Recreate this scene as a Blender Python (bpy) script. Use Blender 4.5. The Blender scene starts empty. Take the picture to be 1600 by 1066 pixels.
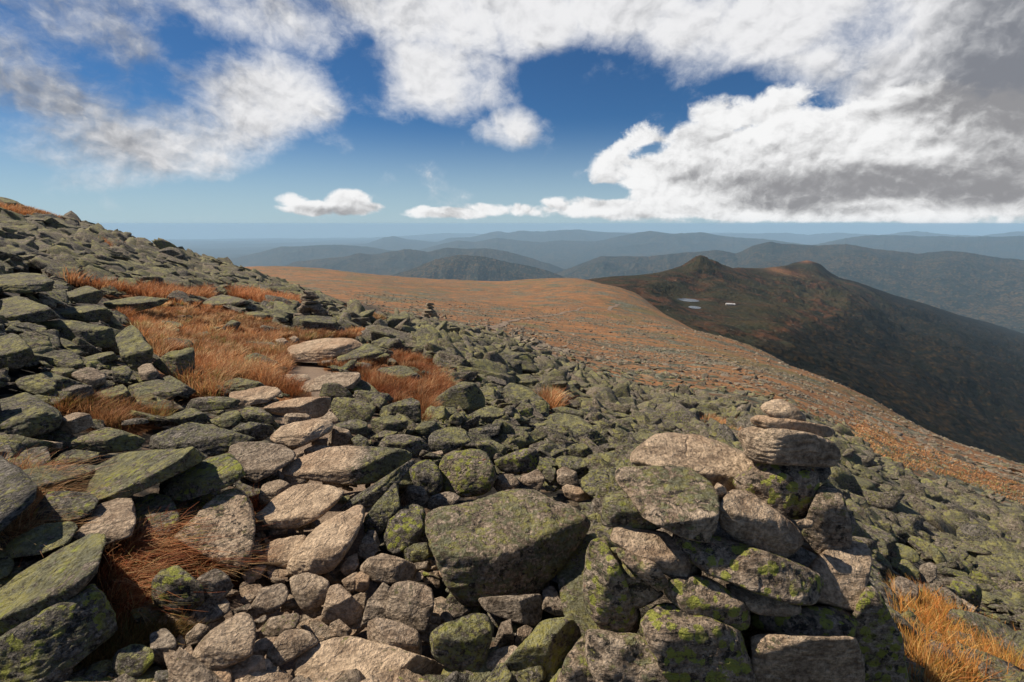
import bpy, bmesh, math, random
import numpy as np
from mathutils import Vector
sc = bpy.context.scene
COL = sc.collection
R = math.radians
rng = np.random.default_rng(7)
random.seed(7)

# ---------------------------------------------------------------- camera
F = 800.0; EYE_Y = 350.0
PIT = math.atan((533 - EYE_Y) / F); SP, CP = math.sin(PIT), math.cos(PIT)
cam = bpy.data.cameras.new('camera'); camo = bpy.data.objects.new('camera', cam)
COL.objects.link(camo); sc.camera = camo
cam.sensor_width = 36; cam.lens = 18; cam.clip_start = 0.05; cam.clip_end = 400000
camo.location = (0, 0, 0); camo.rotation_euler = (math.pi / 2 - PIT, 0, 0)

# ---------------------------------------------------------------- node helper
class S:
    """a socket (or a number) with arithmetic that makes nodes"""
    def __init__(s, g, v): s.g = g; s.v = v
    def _m(s, op, *o): return s.g.math(op, s, *o)
    def __add__(s, o): return s._m('ADD', o)
    __radd__ = __add__
    def __sub__(s, o): return s._m('SUBTRACT', o)
    def __rsub__(s, o): return s.g.math('SUBTRACT', o, s)
    def __mul__(s, o): return s._m('MULTIPLY', o)
    __rmul__ = __mul__
    def __truediv__(s, o): return s._m('DIVIDE', o)
    def mx(s, o): return s._m('MAXIMUM', o)
    def mn(s, o): return s._m('MINIMUM', o)
class G:
    def __init__(s, nt): s.nt = nt; nt.nodes.clear()
    def n(s, t, **k):
        x = s.nt.nodes.new(t)
        for a, b in k.items(): setattr(x, a, b)
        return x
    def put(s, sock, v):
        if isinstance(v, S): s.nt.links.new(v.v, sock)
        elif isinstance(v, (int, float)) or not isinstance(v, (tuple, list)): sock.default_value = v
        else: sock.default_value = tuple(v) + ((1,) if len(v) == 3 and len(sock.default_value) == 4 else ())
    def math(s, op, *a):
        x = s.n('ShaderNodeMath', operation=op)
        for i, v in enumerate(a): s.put(x.inputs[i], v)
        return S(s, x.outputs[0])
    def vm(s, op, a, b):
        x = s.n('ShaderNodeVectorMath', operation=op)
        s.put(x.inputs[0], a); s.put(x.inputs[3] if op == 'SCALE' else x.inputs[1], b)
        return S(s, x.outputs[0])
    def ss(s, x, lo, hi, a=0., b=1.):
        m = s.n('ShaderNodeMapRange', interpolation_type='SMOOTHSTEP')
        for i, v in enumerate((x, lo, hi, a, b)): s.put(m.inputs[i], v)
        return S(s, m.outputs[0])
    def lin(s, x, lo, hi, a=0., b=1.):
        m = s.n('ShaderNodeMapRange')
        for i, v in enumerate((x, lo, hi, a, b)): s.put(m.inputs[i], v)
        return S(s, m.outputs[0])
    def noise(s, p, sc_, det=5, rough=.55, dist=0., color=False):
        x = s.n('ShaderNodeTexNoise'); s.put(x.inputs['Vector'], p)
        for k, v in (('Scale', sc_), ('Detail', det), ('Roughness', rough), ('Distortion', dist)): s.put(x.inputs[k], v)
        return S(s, x.outputs['Color' if color else 'Fac'])
    def vor(s, p, sc_, feat='F1', out='Distance', rand=1.):
        x = s.n('ShaderNodeTexVoronoi', feature=feat); s.put(x.inputs['Vector'], p); s.put(x.inputs['Scale'], sc_)
        s.put(x.inputs['Randomness'], rand)
        return S(s, x.outputs[out])
    def mix(s, f, a, b, mode='MIX'):
        x = s.n('ShaderNodeMix', data_type='RGBA', blend_type=mode)
        s.put(x.inputs[0], f); s.put(x.inputs[6], a); s.put(x.inputs[7], b)
        return S(s, x.outputs[2])
    def sep(s, v):
        x = s.n('ShaderNodeSeparateXYZ'); s.put(x.inputs[0], v)
        return [S(s, o) for o in x.outputs]
    def comb(s, *a):
        x = s.n('ShaderNodeCombineXYZ')
        for i, v in enumerate(a): s.put(x.inputs[i], v)
        return S(s, x.outputs[0])
    def attr(s, name, out='Color'):
        x = s.n('ShaderNodeAttribute', attribute_name=name); return S(s, x.outputs[out])
    def bump(s, h, strength, dist):
        x = s.n('ShaderNodeBump'); s.put(x.inputs['Height'], h); x.inputs['Strength'].default_value = strength
        x.inputs['Distance'].default_value = dist
        return S(s, x.outputs[0])

def ray(px, py):
    X = (np.asarray(px, float) - 800) / F; U = (533 - np.asarray(py, float)) / F
    return np.stack([X, CP + U * SP, U * CP - SP], -1)      # per unit of forward depth
def proj(P):
    P = np.asarray(P, float)
    d = P[..., 1] * CP - P[..., 2] * SP; u = P[..., 1] * SP + P[..., 2] * CP
    d = np.where(np.abs(d) < 1e-6, 1e-6, d)
    return 800 + F * P[..., 0] / d, 533 - F * u / d, d

# ---------------------------------------------------------------- sun, sky, clouds
SUN_AZ, SUN_EL = R(-74), R(48)
sd = Vector((math.sin(SUN_AZ) * math.cos(SUN_EL), math.cos(SUN_AZ) * math.cos(SUN_EL), math.sin(SUN_EL)))
sun = bpy.data.lights.new('sun', 'SUN'); sun.energy = 5.0; sun.angle = R(0.6); sun.color = (1, .88, .72)
so = bpy.data.objects.new('sun', sun); COL.objects.link(so); so.rotation_euler = sd.to_track_quat('Z', 'Y').to_euler()

w = bpy.data.worlds.new('World'); sc.world = w; w.use_nodes = True
g = G(w.node_tree)
tc = g.n('ShaderNodeTexCoord'); D = S(g, tc.outputs['Generated'])
dx, dy, dz = g.sep(D)
az = g.math('ARCTAN2', dx, dy) * 57.2958
el = g.math('ARCSINE', dz) * 57.2958
sky = g.n('ShaderNodeTexSky', sky_type='NISHITA', sun_disc=False, sun_elevation=SUN_EL, sun_rotation=SUN_AZ,
          altitude=1800, air_density=1.0, dust_density=0.35, ozone_density=1.6)
def ang(px, py):
    v = ray(px, py); return math.degrees(math.atan2(v[0], v[1])), math.degrees(math.atan2(v[2], math.hypot(v[0], v[1])))
def ellipse(px, py, rx, ry, rot=0):
    a, e = ang(px, py); a1, _ = ang(px + rx * .5, py); a0, _ = ang(px - rx * .5, py)
    _, e1 = ang(px, py - ry * .5); _, e0 = ang(px, py + ry * .5)
    ra, re = abs(a1 - a0), abs(e1 - e0); c, s_ = math.cos(R(rot)), math.sin(R(rot))
    u, v = az - a, el - e
    p = (u * c + v * s_) / ra; q = (v * c - u * s_) / re
    return (1 - (p * p + q * q)).mx(0)
def field(lst):
    t = None
    for (px, py, rx, ry, rot, wt) in lst:
        e = ellipse(px, py, rx, ry, rot)
        e = e * wt
        t = e if t is None else (t.mx(e) if wt > 0 else t + e)
    return t
# noise space: wraps the dome, finer upright so banks look like banks
q0 = g.comb(az * .1, el * .125, 0.)
warp = g.noise(q0, 1.3, 5, .6, color=True)
q1 = g.vm('ADD', q0, g.vm('SCALE', g.vm('SUBTRACT', warp, (.5, .5, .5)), .38))
nb = g.noise(q1, 1.25, 10, .60)
nf = g.noise(q1, 5.2, 9, .66)
lgt = g.vm('ADD', q1, (-.035, .075, 0.))
nb2 = g.noise(lgt, 1.25, 10, .60)
nm = g.noise(q1, 2.3, 6, .52); nm2 = g.noise(lgt, 2.3, 6, .52)
nf2 = g.noise(lgt, 5.2, 9, .66)
# crisp cumulus bank on the right, its tail and the small cloud
cum = field([(1330, 240, 380, 112, 0, 1.25), (1120, 270, 210, 100, 0, 1.1), (1010, 255, 105, 72, 0, .9), (1190, 180, 150, 62, 0, .8),
             (1500, 270, 260, 110, 0, 1.2), (1300, 322, 480, 32, 0, 1.3), (940, 325, 150, 24, -3, .8), (820, 329, 120, 16, -2, .74), (700, 333, 90, 12, 0, .66), (650, 328, 30, 10, 10, .55),
             (455, 312, 34, 20, 0, .7), (480, 325, 60, 15, 0, .72), (545, 316, 44, 26, 0, .8), (565, 326, 50, 14, 0, .7), (1012, 236, 40, 16, 8, -.55), (1310, 160, 80, 25, 0, -.35), (950,300,40,16,0,-.5)])
a_cum = g.ss(cum + (nb - .5) * 1.3 + (nm - .5) * .9 + (nf - .5) * .6, .25, .58)
# soft high broken sheet: top band, centre tongue, left cloud, right corner
sft = field([(830, 20, 480, 100, 0, 1.25), (1180, 35, 330, 100, 0, 1.3), (1540, 70, 330, 210, 0, 1.5), (1300, 95, 200, 60, 0, 1.0),
             (680, 120, 170, 95, 0, 1.1), (800, 200, 78, 46, 0, .85), (1060, 100, 60, 55, 0, .8), (400, 150, 160, 110, 0, 1.1),
             (270, 215, 240, 85, 8, 1.0), (120, 170, 220, 120, 0, .75), (60, 40, 330, 120, 0, .7), (400, 30, 300, 75, 0, .85),
             (160, 275, 100, 30, 10, .52), (500, 225, 60, 30, 0, .45), (940, 125, 150, 80, 0, -.6), (580, 110, 60, 70, 0, -.4),
             (1190, 130, 100, 35, 0, -.3), (330, 75, 90, 55, 0, -.35), (170,110,110,60,0,-.25)])
# unseen cloud behind and above the camera, added to whiten and lift ambient light
sft = sft.mx(g.ss(el, 42., 64.) * .26).mx(g.ss(g.math('ABSOLUTE', az), 62., 90.) * .28)
a_sft = g.ss(sft + (nb - .5) * 2.2 + (nm - .5) * .6 + (nf - .5) * .5, .12, 1.12)
# shade: thick, low and unlit parts turn grey
relief = (nb - nb2) * 4.5 + (nm - nm2) * 3.4 + (nf - nf2) * .35
drk = field([(1320, 292, 330, 48, 0, 1.0), (1180, 300, 150, 26, 0, .6), (1520, 300, 230, 36, 0, .9), (1130, 262, 170, 45, 0, .25), (1480,235,160,60,0,.35),
             (505, 333, 90, 14, 0, .6), (900, 345, 260, 12, 0, .3), (1620, 140, 260, 190, 0, 1.1), (1500, 60, 150, 120, 0, .25)])
v_c = g.ss(drk * .95 + (nb - .5) * .8 - relief * .72, -.22, 1.05)
c_cum = g.mix(v_c, (7.3, 7.3, 7.3), (2.3, 2.3, 2.4))
drs = field([(1620, 130, 330, 200, 0, 1.35), (100, 100, 420, 260, 0, .75), (420, 0, 300, 70, 0, .35), (1400, 110, 160, 60, 0, .5), (230, 230, 200, 70, 0, .3)])
v_s = g.ss(drs + (nb - .5) * 1. - relief * .6, -.2, 1.25)
c_sft = g.mix(v_s, (6.7, 6.7, 6.8), (1.75, 1.85, 2.1))
skyc = g.mix(1., S(g, sky.outputs[0]), (.20, .37, .53), 'MULTIPLY')
lowc = g.ss(el, 11., -1., 0., 1.)
skyc = g.mix(lowc * .8, skyc, (3.7, 4.75, 5.3))
up = g.ss(el, -1.5, .3)
a_sft = a_sft * up; a_cum = a_cum * up
out = g.mix(a_sft, skyc, c_sft)
out = g.mix(a_cum, out, c_cum)
bg = g.n('ShaderNodeBackground'); g.put(bg.inputs[0], out); bg.inputs[1].default_value = .1
wo = g.n('ShaderNodeOutputWorld'); w.node_tree.links.new(bg.outputs[0], wo.inputs[0])

sc.view_settings.view_transform = 'Standard'; sc.view_settings.look = 'None'
sc.view_settings.exposure = 0.35; sc.view_settings.gamma = 1
sc.cycles.use_denoising = True
sc.cycles.max_bounces = 6; sc.cycles.volume_bounces = 5; sc.cycles.transparent_max_bounces = 4
sc.cycles.use_adaptive_sampling = True; sc.cycles.adaptive_threshold = .01

# ---------------------------------------------------------------- numpy noise
def _h(x, y, z, s):
    n = (x * 374761393 + y * 668265263 + z * 1440670441 + s * 1274126177) & 0xffffffff
    n = ((n ^ (n >> 13)) * 1274126177) & 0xffffffff
    n = (n ^ (n >> 16)) * 2246822519 & 0xffffffff
    return ((n ^ (n >> 15)) & 0xffffff) / 8388607.5 - 1
def vnoise(P, seed=0):
    P = np.asarray(P, float); i = np.floor(P).astype(np.int64); f = P - i
    f = f * f * f * (f * (f * 6 - 15) + 10)
    x, y, z = i[:, 0], i[:, 1], i[:, 2]; fx, fy, fz = f[:, 0], f[:, 1], f[:, 2]
    r = 0
    for a in (0, 1):
        for b in (0, 1):
            for c in (0, 1):
                r = r + _h(x + a, y + b, z + c, seed) * (fx if a else 1 - fx) * (fy if b else 1 - fy) * (fz if c else 1 - fz)
    return r
def fbm(P, oct=4, seed=0, rough=.5, ridge=False):
    t = 0; a = 1; n = 0
    P = np.asarray(P, float)
    for k in range(oct):
        v = vnoise(P * 2. ** k + k * 17.3, seed + k)
        if ridge: v = 1 - 2 * np.abs(v)
        t = t + a * v; n += a; a *= rough
    return t / n
def mk(name, V, Fc, mat=None, parent=None, smooth=True, tone=None):
    me = bpy.data.meshes.new(name); V = np.ascontiguousarray(V, np.float32); Fc = np.ascontiguousarray(Fc, np.int32)
    nf, k = Fc.shape
    me.vertices.add(len(V)); me.vertices.foreach_set('co', V.ravel())
    me.loops.add(nf * k); me.loops.foreach_set('vertex_index', Fc.ravel())
    me.polygons.add(nf); me.polygons.foreach_set('loop_start', np.arange(0, nf * k, k, dtype=np.int32))
    me.polygons.foreach_set('use_smooth', np.full(nf, smooth))
    if tone is not None:
        a = me.attributes.new('tone', 'FLOAT_COLOR', 'POINT')
        t = np.asarray(tone, np.float32)
        if t.ndim == 1: t = np.tile(t, (len(V), 1))
        a.data.foreach_set('color', t.ravel())
    me.update(calc_edges=True)
    if mat: me.materials.append(mat)
    o = bpy.data.objects.new(name, me); COL.objects.link(o)
    if parent: o.parent = parent
    return o
def tag(o, label=None, cat=None, group=None, kind=None):
    for k, v in (('label', label), ('category', cat), ('group', group), ('kind', kind)):
        if v: o[k] = v
    return o
def gridfaces(nu, nv, wrap=False):
    i, j = np.meshgrid(np.arange(nu if wrap else nu - 1), np.arange(nv - 1), indexing='ij')
    a = i * nv + j; b = ((i + 1) % nu) * nv + j
    return np.stack([a, b, b + 1, a + 1], -1).reshape(-1, 4)
def inpoly(px, py, poly):
    px = np.asarray(px, float); py = np.asarray(py, float); r = np.zeros(px.shape, bool)
    n = len(poly)
    for i in range(n):
        x1, y1 = poly[i]; x2, y2 = poly[i - 1]
        if y1 == y2: continue
        c = ((y1 > py) != (y2 > py)) & (px < (x2 - x1) * (py - y1) / (y2 - y1) + x1)
        r ^= c
    return r

# ---------------------------------------------------------------- terrain functions
class TPS:
    def __init__(s, pts, reg=1e-4, r0=2., ts=2.6):
        """pts: (px, py, r) on the line of sight through that place, or (px, None, r, z)"""
        s.r0, s.ts = r0, ts; q = []; v = []
        for p in pts:
            if p[1] is None:
                d = ray(p[0], 450); z = p[3]
            else:
                d = ray(p[0], p[1]); z = p[2] * d[2] / math.hypot(d[0], d[1])
            q.append((math.atan2(d[0], d[1]) * ts, math.log(p[2] + r0))); v.append(z / (p[2] + r0))
        s.q = np.array(q); n = len(q)
        K = s.k(s.q) + reg * np.eye(n); A = np.c_[np.ones(n), s.q]
        M = np.block([[K, A], [A.T, np.zeros((3, 3))]])
        s.w = np.linalg.solve(M, np.r_[v, 0, 0, 0])
    def k(s, x):
        d = ((x[:, None] - s.q[None]) ** 2).sum(-1); return .5 * d * np.log(d + 1e-12)
    def __call__(s, x, y):
        sh = np.shape(x); x = np.ravel(x); y = np.ravel(y); r = np.hypot(x, y); t = np.arctan2(x, y)
        lim = R(58); tcl = np.clip(t, -lim, lim)
        q = np.c_[tcl * s.ts, np.log(r + s.r0)]; out = np.empty(len(q))
        for i in range(0, len(q), 60000):
            c = q[i:i + 60000]; out[i:i + 60000] = s.k(c) @ s.w[:-3] + s.w[-3] + c @ s.w[-2:]
        return (out * (r + s.r0)).reshape(sh)

NEAR = [
 (0,1066,2.3),(0,950,2.7),(0,700,4.5),(0,560,6.5),(0,450,12),(0,380,28),(0,318,50),(0,345,110),
 (-400,700,5),(-400,380,30),(-400,250,60),(-500,1066,2.6),
 (200,1066,2.05),(200,800,3.3),(200,640,5.5),(200,500,14),(200,450,22),(200,377,55),(200,410,120),
 (400,1066,1.85),(400,850,2.9),(400,700,4.3),(400,600,7),(400,520,14),(400,470,25),(400,431,60),(400,447,130),(400,450,260),(400,416,950),
 (600,1066,1.7),(600,900,2.35),(600,760,3.4),(600,650,5.2),(600,570,9),(600,520,18),(600,500,32),(600,503,60),(600,482,170),(600,445,600),(600,431,1050),
 (800,1066,1.65),(800,900,2.3),(800,760,3.5),(800,680,5),(800,620,8.5),(800,570,18),(800,540,32),(800,522,110),(800,500,230),(800,460,620),(800,440,1150),
 (920,440,1200),(460,418,1000),(700,438,1100),
 (1000,1066,1.75),(1000,800,3.2),(1000,720,5.5),(1000,670,10),(1000,620,25),(1000,590,50),(1000,560,120),(1000,500,380),(1000,465,750),
 (1200,1066,2.0),(1200,850,3.6),(1200,720,9),(1200,660,22),(1200,620,50),(1200,592,110),(1200,560,280),
 (1400,1066,2.6),(1400,900,5.5),(1400,800,13),(1400,730,32),(1400,683,85),
 (1600,1066,4),(1600,950,8),(1600,850,18),(1600,780,45),(1600,727,150),
 (2000,1066,6),(2000,950,20),(2000,850,80),
 (1060,505,500),(1205,553,370),(1364,627,230),(1431,668,190),(1500,694,170),
 (1060,530,900),(1205,600,600),(1364,690,450),(1431,720,400),(1600,790,400),
 (0,380,400),(200,440,500),(2000,900,400),
]
for px, z1, z2 in ((-400, -330, -1250), (0, -330, -1250), (400, -330, -1300), (700, -380, -1300), (900, -420, -1300),
                   (1100, -560, -1300), (1300, -700, -1300), (1600, -800, -1300), (2000, -800, -1300)):
    NEAR += [(px, None, 2400, z1), (px, None, 6000, z2)]
T1 = TPS(NEAR)
def smooth01(x, a, b):
    t = np.clip((x - a) / (b - a), 0, 1); return t * t * (3 - 2 * t)
def ground(x, y, fine=True):
    x = np.asarray(x, float); y = np.asarray(y, float)
    z = T1(x, y); r = np.hypot(x, y); P = np.stack([x, y, 0 * x], -1).reshape(-1, 3)
    n1 = fbm(P / 90, 4, 3).reshape(r.shape); n2 = fbm(P / 9, 3, 9).reshape(r.shape)
    z = z + n1 * 3.0 * smooth01(r, 60, 400) + n2 * .45 * smooth01(r, 8, 60)
    if fine:
        z = z + fbm(P / .8, 4, 5).reshape(r.shape) * (.03 + .14 * smooth01(r, 6, 30))
    return z
_RR = np.geomspace(.6, 2500, 420)
def hit(px, py, fn=ground):
    """first place where the sight line of these picture points meets the terrain -> (x,y,z)"""
    px = np.atleast_1d(np.asarray(px, float)); py = np.atleast_1d(np.asarray(py, float))
    d = ray(px, py); h = np.hypot(d[:, 0], d[:, 1]); u = d / h[:, None]
    X = u[:, None, :] * _RR[None, :, None]
    g_ = fn(X[..., 0], X[..., 1], False) if fn is ground else fn(X[..., 0], X[..., 1])
    below = X[..., 2] < g_
    k = np.where(below.any(1), below.argmax(1), len(_RR) - 1); k = np.maximum(k, 1)
    i = np.arange(len(k)); f1 = X[i, k, 2] - g_[i, k]; f0 = X[i, k - 1, 2] - g_[i, k - 1]
    t = np.clip(f0 / (f0 - f1 + 1e-9), 0, 1); r = _RR[k - 1] + (_RR[k] - _RR[k - 1]) * t
    return (u * r[:, None])[:, :2]

# ---------------------------------------------------------------- grass areas, given as picture outlines of the places they cover
MEADOW = [(178,492),(260,470),(330,478),(420,500),(440,515),(470,512),(540,520),(600,515),(590,530),(520,528),(455,545),(440,590),(440,610),(330,618),(300,612),(250,580),(235,545),(215,510)]
GRASS = [
 MEADOW,
 [(560,580),(620,545),(690,570),(710,610),(700,640),(660,660),(655,625),(600,632),(570,610)],
 [(500,548),(545,552),(575,570),(555,580),(505,570)],
 [(410,597),(485,590),(485,612),(440,618),(410,605)],
 [(85,625),(180,628),(270,640),(250,655),(190,668),(150,660),(95,640)],
 [(95,438),(180,450),(260,450),(320,458),(310,470),(250,462),(160,456)],
 [(205,455),(325,455),(330,468),(225,468)],
 [(360,455),(470,470),(480,480),(420,482),(365,465)],
 [(-60,312),(60,328),(130,352),(90,346),(-60,330)],
 [(155,380),(190,385),(185,392),(160,388)],
 [(1085,655),(1150,668),(1160,690),(1110,690),(1085,675)],
 [(1330,645),(1420,690),(1600,760),(1600,790),(1480,745),(1380,725),(1330,690)],
 [(860,612),(870,628),(845,635)],[(848,625),(870,634),(868,640),(846,634)],
 [(520,470),(600,490),(600,500),(560,500),(520,482)],
]
PATH = [(330,1066),(300,1010),(350,930),(400,850),(440,760),(430,700),(440,640),(455,600),(440,560),(450,545),(500,540),(520,570),(500,600),(520,640),(560,700),(600,760),(560,860),(620,930),(640,1066)]
NEARGRASS = [
 [(-40,760),(60,745),(90,790),(60,860),(-40,880)],
 [(150,840),(240,820),(330,860),(380,890),(350,900),(240,900),(235,960),(190,960),(155,920)],
 [(120,1010),(200,960),(260,975),(300,1000),(240,1010),(190,1050),(120,1066)],
 [(1385,945),(1440,935),(1500,975),(1600,1020),(1620,1090),(1420,1090),(1400,1010)],
 [(395,775),(410,790),(405,820),(395,815)],
]
def anyin(px, py, polys):
    r = np.zeros(np.shape(px), bool)
    for p in polys: r |= inpoly(px, py, p)
    return r

# ---------------------------------------------------------------- materials
def material(name):
    m = bpy.data.materials.new(name); m.use_nodes = True; g = G(m.node_tree)
    b = g.n('ShaderNodeBsdfPrincipled'); o = g.n('ShaderNodeOutputMaterial'); m.node_tree.links.new(b.outputs[0], o.inputs[0])
    b.inputs['Roughness'].default_value = .85; b.inputs['Specular IOR Level'].default_value = .25
    return m, g, b
def rock_material():
    m, g, b = material('lichen_rock')
    t = g.attr('tone'); al = g.attr('tone', 'Alpha')
    s_ = g.n('ShaderNodeSeparateColor'); g.put(s_.inputs[0], t); tan, lich, brt = [S(g, x) for x in s_.outputs]
    tc = g.n('ShaderNodeTexCoord'); P0 = S(g, tc.outputs['Object'])
    P = g.vm('ADD', P0, g.comb(al * 37., al * 11., al * 23.))
    nx, ny, nz = g.sep(S(g, g.n('ShaderNodeNewGeometry').outputs['Normal']))
    warp = g.vm('ADD', P, g.vm('SCALE', g.noise(P, 6, 3, .6, color=True), .05))
    n_big = g.noise(P, 2.2, 6, .6); n_med = g.noise(warp, 11, 7, .68); n_fin = g.noise(P, 60, 4, .7); n_grit = g.noise(P, 190, 2, .6)
    fol = g.noise(g.vm('MULTIPLY', warp, (1.6, 1.6, 9.)), 5, 5, .65)
    dark = g.mix(tan, (.045, .041, .035), (.33, .235, .155)); lite = g.mix(tan, (.28, .25, .21), (.78, .595, .41))
    c = g.mix(g.ss(n_med * .55 + fol * .3 + n_fin * .2, .40, .64), dark, lite)
    c = g.mix(g.ss(n_big, .42, .66) * tan * .5, c, (.44, .27, .16))
    c = g.mix(1., c, g.mix(g.ss(n_fin, .32, .68), g.mix(tan, (.42, .42, .42), (.72, .72, .72)), g.mix(tan, (1.4, 1.4, 1.4), (1.15, 1.15, 1.15))), 'MULTIPLY')
    c = g.mix(g.ss(n_grit, .62, .70) * .55, c, (.62, .58, .50))
    # black crust lichen in spots and runs
    blk = g.ss(g.noise(warp, 21, 6, .75), .53, .59) * g.ss(lich + brt, .1, .7)
    c = g.mix(blk * .9, c, (.018, .018, .016))
    # map lichen in broken grey-green and yellow-green scales
    ln = g.noise(g.vm('MULTIPLY', warp, (1., 1., 1.5)), 26, 8, .78)
    big = g.noise(P, 3.3, 3, .5)
    th = .690 - lich * .20 - (big - .5) * .38 - nz * .05
    L = g.ss(ln, th, th + .03)
    lc = g.mix(g.ss(g.noise(P, 8, 5, .65), .42, .60), (.135, .128, .066), (.300, .275, .085))
    lc = g.mix(g.ss(n_fin, .42, .60) * .55, lc, (.30, .30, .21))
    c = g.mix(L * g.ss(lich, .02, .12), c, lc)
    # brighter rosettes
    vo = g.vor(g.vm('ADD', P, g.vm('SCALE', g.noise(P, 40, 3, .7, color=True), .03)), 24, 'F1')
    br = g.ss(vo + (g.noise(P, 9, 5, .7) - .5) * 1.3, .46, .38) * g.ss(g.noise(P, 4.5, 5, .65) + brt * .32, .62, .70) * g.ss(brt, .05, .3)
    c = g.mix(br * g.ss(n_fin, .3, .5) * .9, c, (.33, .35, .06))
    rd = g.ss(g.noise(P, 9, 5, .65), .67, .70) * g.ss(brt, .35, .6)
    c = g.mix(rd * .85, c, (.34, .085, .035))
    g.put(b.inputs['Base Color'], c)
    crack = g.ss(g.vor(g.vm('MULTIPLY', warp, (1., 1., 2.2)), 4.5, 'DISTANCE_TO_EDGE'), .0, .05)
    h = n_med * .075 + fol * .045 + n_fin * .022 + n_grit * .006 + L * .008 + crack * .007
    g.put(b.inputs['Normal'], g.bump(h, 1., 1.))
    return m
M_ROCK = rock_material()

def ground_material():
    m, g, b = material('alpine_ground')
    t = g.attr('tone'); s_ = g.n('ShaderNodeSeparateColor'); g.put(s_.inputs[0], t); grs, dirt, far = [S(g, x) for x in s_.outputs]
    tc = g.n('ShaderNodeTexCoord'); P = S(g, tc.outputs['Object'])
    # bands of grass and stone follow the contour of the slope
    pr = g.n('ShaderNodeVectorRotate', rotation_type='Z_AXIS'); g.put(pr.inputs[0], P); pr.inputs['Angle'].default_value = R(-14)
    Q = g.vm('MULTIPLY', S(g, pr.outputs[0]), (.55, 1., .5))
    wq = g.vm('ADD', Q, g.vm('SCALE', g.noise(P, .03, 4, .6, color=True), 7.))
    band = g.noise(wq, .05, 9, .68)
    band2 = g.noise(wq, .32, 6, .65)
    stone = g.vor(P, .9, 'F1', 'Color'); sr, sg_, sb_ = g.sep(stone)
    sdist = g.vor(P, .9, 'F1')
    tiny = g.noise(P, 3.5, 4, .7)
    rock = g.mix(g.ss(sr, .2, .9), (.075, .082, .055), (.27, .27, .20))
    rock = g.mix(g.ss(sdist, .4, .75) * .7, rock, (.03, .03, .02))
    rock = g.mix(1., rock, g.mix(tiny, (.5, .5, .5), (1.3, 1.3, 1.25)), 'MULTIPLY')
    gr = g.mix(g.ss(g.noise(wq, .12, 5, .6), .35, .65), (.275, .130, .052), (.15, .074, .035))
    gr = g.mix(g.ss(g.noise(P, .6, 5, .7), .45, .65) * .6, gr, (.36, .19, .075))
    gr = g.mix(g.ss(g.noise(P, .017, 4, .6), .53, .66) * .75, gr, (.125, .115, .045))
    gm = g.ss(band + (band2 - .5) * .6 + (sr - .5) * .12 + (tiny - .5) * .18, .435, .50)
    gfar = g.mix(gm, rock, gr)
    near_d = g.mix(g.noise(P, 9, 6, .7), (.050, .036, .025), (.19, .13, .085))
    c9 = g.vor(P, 8., 'F1', 'Color'); c9r, _, _ = g.sep(c9); d9 = g.vor(P, 8., 'F1')
    near_d = g.mix(g.ss(c9r, .45, .7), near_d, g.mix(g.noise(P, 22, 6, .7), (.05, .05, .038), (.24, .21, .15)))
    near_d = g.mix(g.ss(d9, .3, .6), near_d, (.012, .010, .008))
    path_d = g.mix(g.noise(P, 14, 8, .75), (.17, .12, .085), (.42, .32, .235))
    peb = g.vor(P, 55, 'F1'); path_d = g.mix(g.ss(peb, .25, .5) * .5, path_d, (.10, .07, .05))
    nearg = g.mix(g.noise(P, 5, 5, .7), (.10, .045, .018), (.30, .13, .045))
    c = g.mix(dirt, near_d, path_d); c = g.mix(grs, c, nearg); c = g.mix(far, c, gfar)
    g.put(b.inputs['Base Color'], c)
    hn = g.noise(P, 12, 7, .7) * .02 + (1 - d9) * (1 - dirt) * .05 + g.math('SUBTRACT', 1., peb) * .006
    hf = (1 - sdist) * .2 + tiny * .12
    g.put(b.inputs['Normal'], g.bump(g.mix(far, hn, hf), 1., 1.))
    return m
M_GROUND = ground_material()

def forest_material(name, cold=(.018, .024, .013), warm=(.12, .065, .018), mid=(.055, .042, .022), s1=.05, alpine=None):
    m, g, b = material(name)
    tc = g.n('ShaderNodeTexCoord'); P = S(g, tc.outputs['Object'])
    cell = g.vor(P, s1, 'F1', 'Color'); cr, cg, cb = g.sep(cell); cd = g.vor(P, s1, 'F1')
    big = g.noise(P, s1 * .045, 6, .62); bg2 = g.noise(P, s1 * .3, 5, .6)
    c = g.mix(g.ss(bg2, .42, .62), cold, mid)
    c = g.mix(g.ss(cr + (big - .5) * 2.2 + (bg2 - .5) * .8, .62, .8) * .7, c, warm)
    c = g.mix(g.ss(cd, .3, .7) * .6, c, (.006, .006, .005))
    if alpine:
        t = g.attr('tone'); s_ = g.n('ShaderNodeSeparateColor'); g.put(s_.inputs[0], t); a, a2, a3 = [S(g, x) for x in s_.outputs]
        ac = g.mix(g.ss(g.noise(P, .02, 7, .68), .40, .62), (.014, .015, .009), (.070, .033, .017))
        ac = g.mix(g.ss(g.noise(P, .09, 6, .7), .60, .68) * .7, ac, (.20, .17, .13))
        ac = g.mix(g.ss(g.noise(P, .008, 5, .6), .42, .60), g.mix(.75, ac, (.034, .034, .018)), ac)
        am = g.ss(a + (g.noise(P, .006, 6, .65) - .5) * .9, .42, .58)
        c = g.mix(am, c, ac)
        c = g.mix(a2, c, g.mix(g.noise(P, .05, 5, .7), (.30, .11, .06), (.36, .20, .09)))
    g.put(b.inputs['Base Color'], c)
    b.inputs['Specular IOR Level'].default_value = .05
    g.put(b.inputs['Normal'], g.bump((1 - cd) * (.35 / s1) + bg2 * (1. / s1), .8, 1.))
    return m
M_FOREST = forest_material('autumn_forest', s1=.034, cold=(.014, .022, .016), mid=(.045, .042, .030), warm=(.115, .075, .034))
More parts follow.
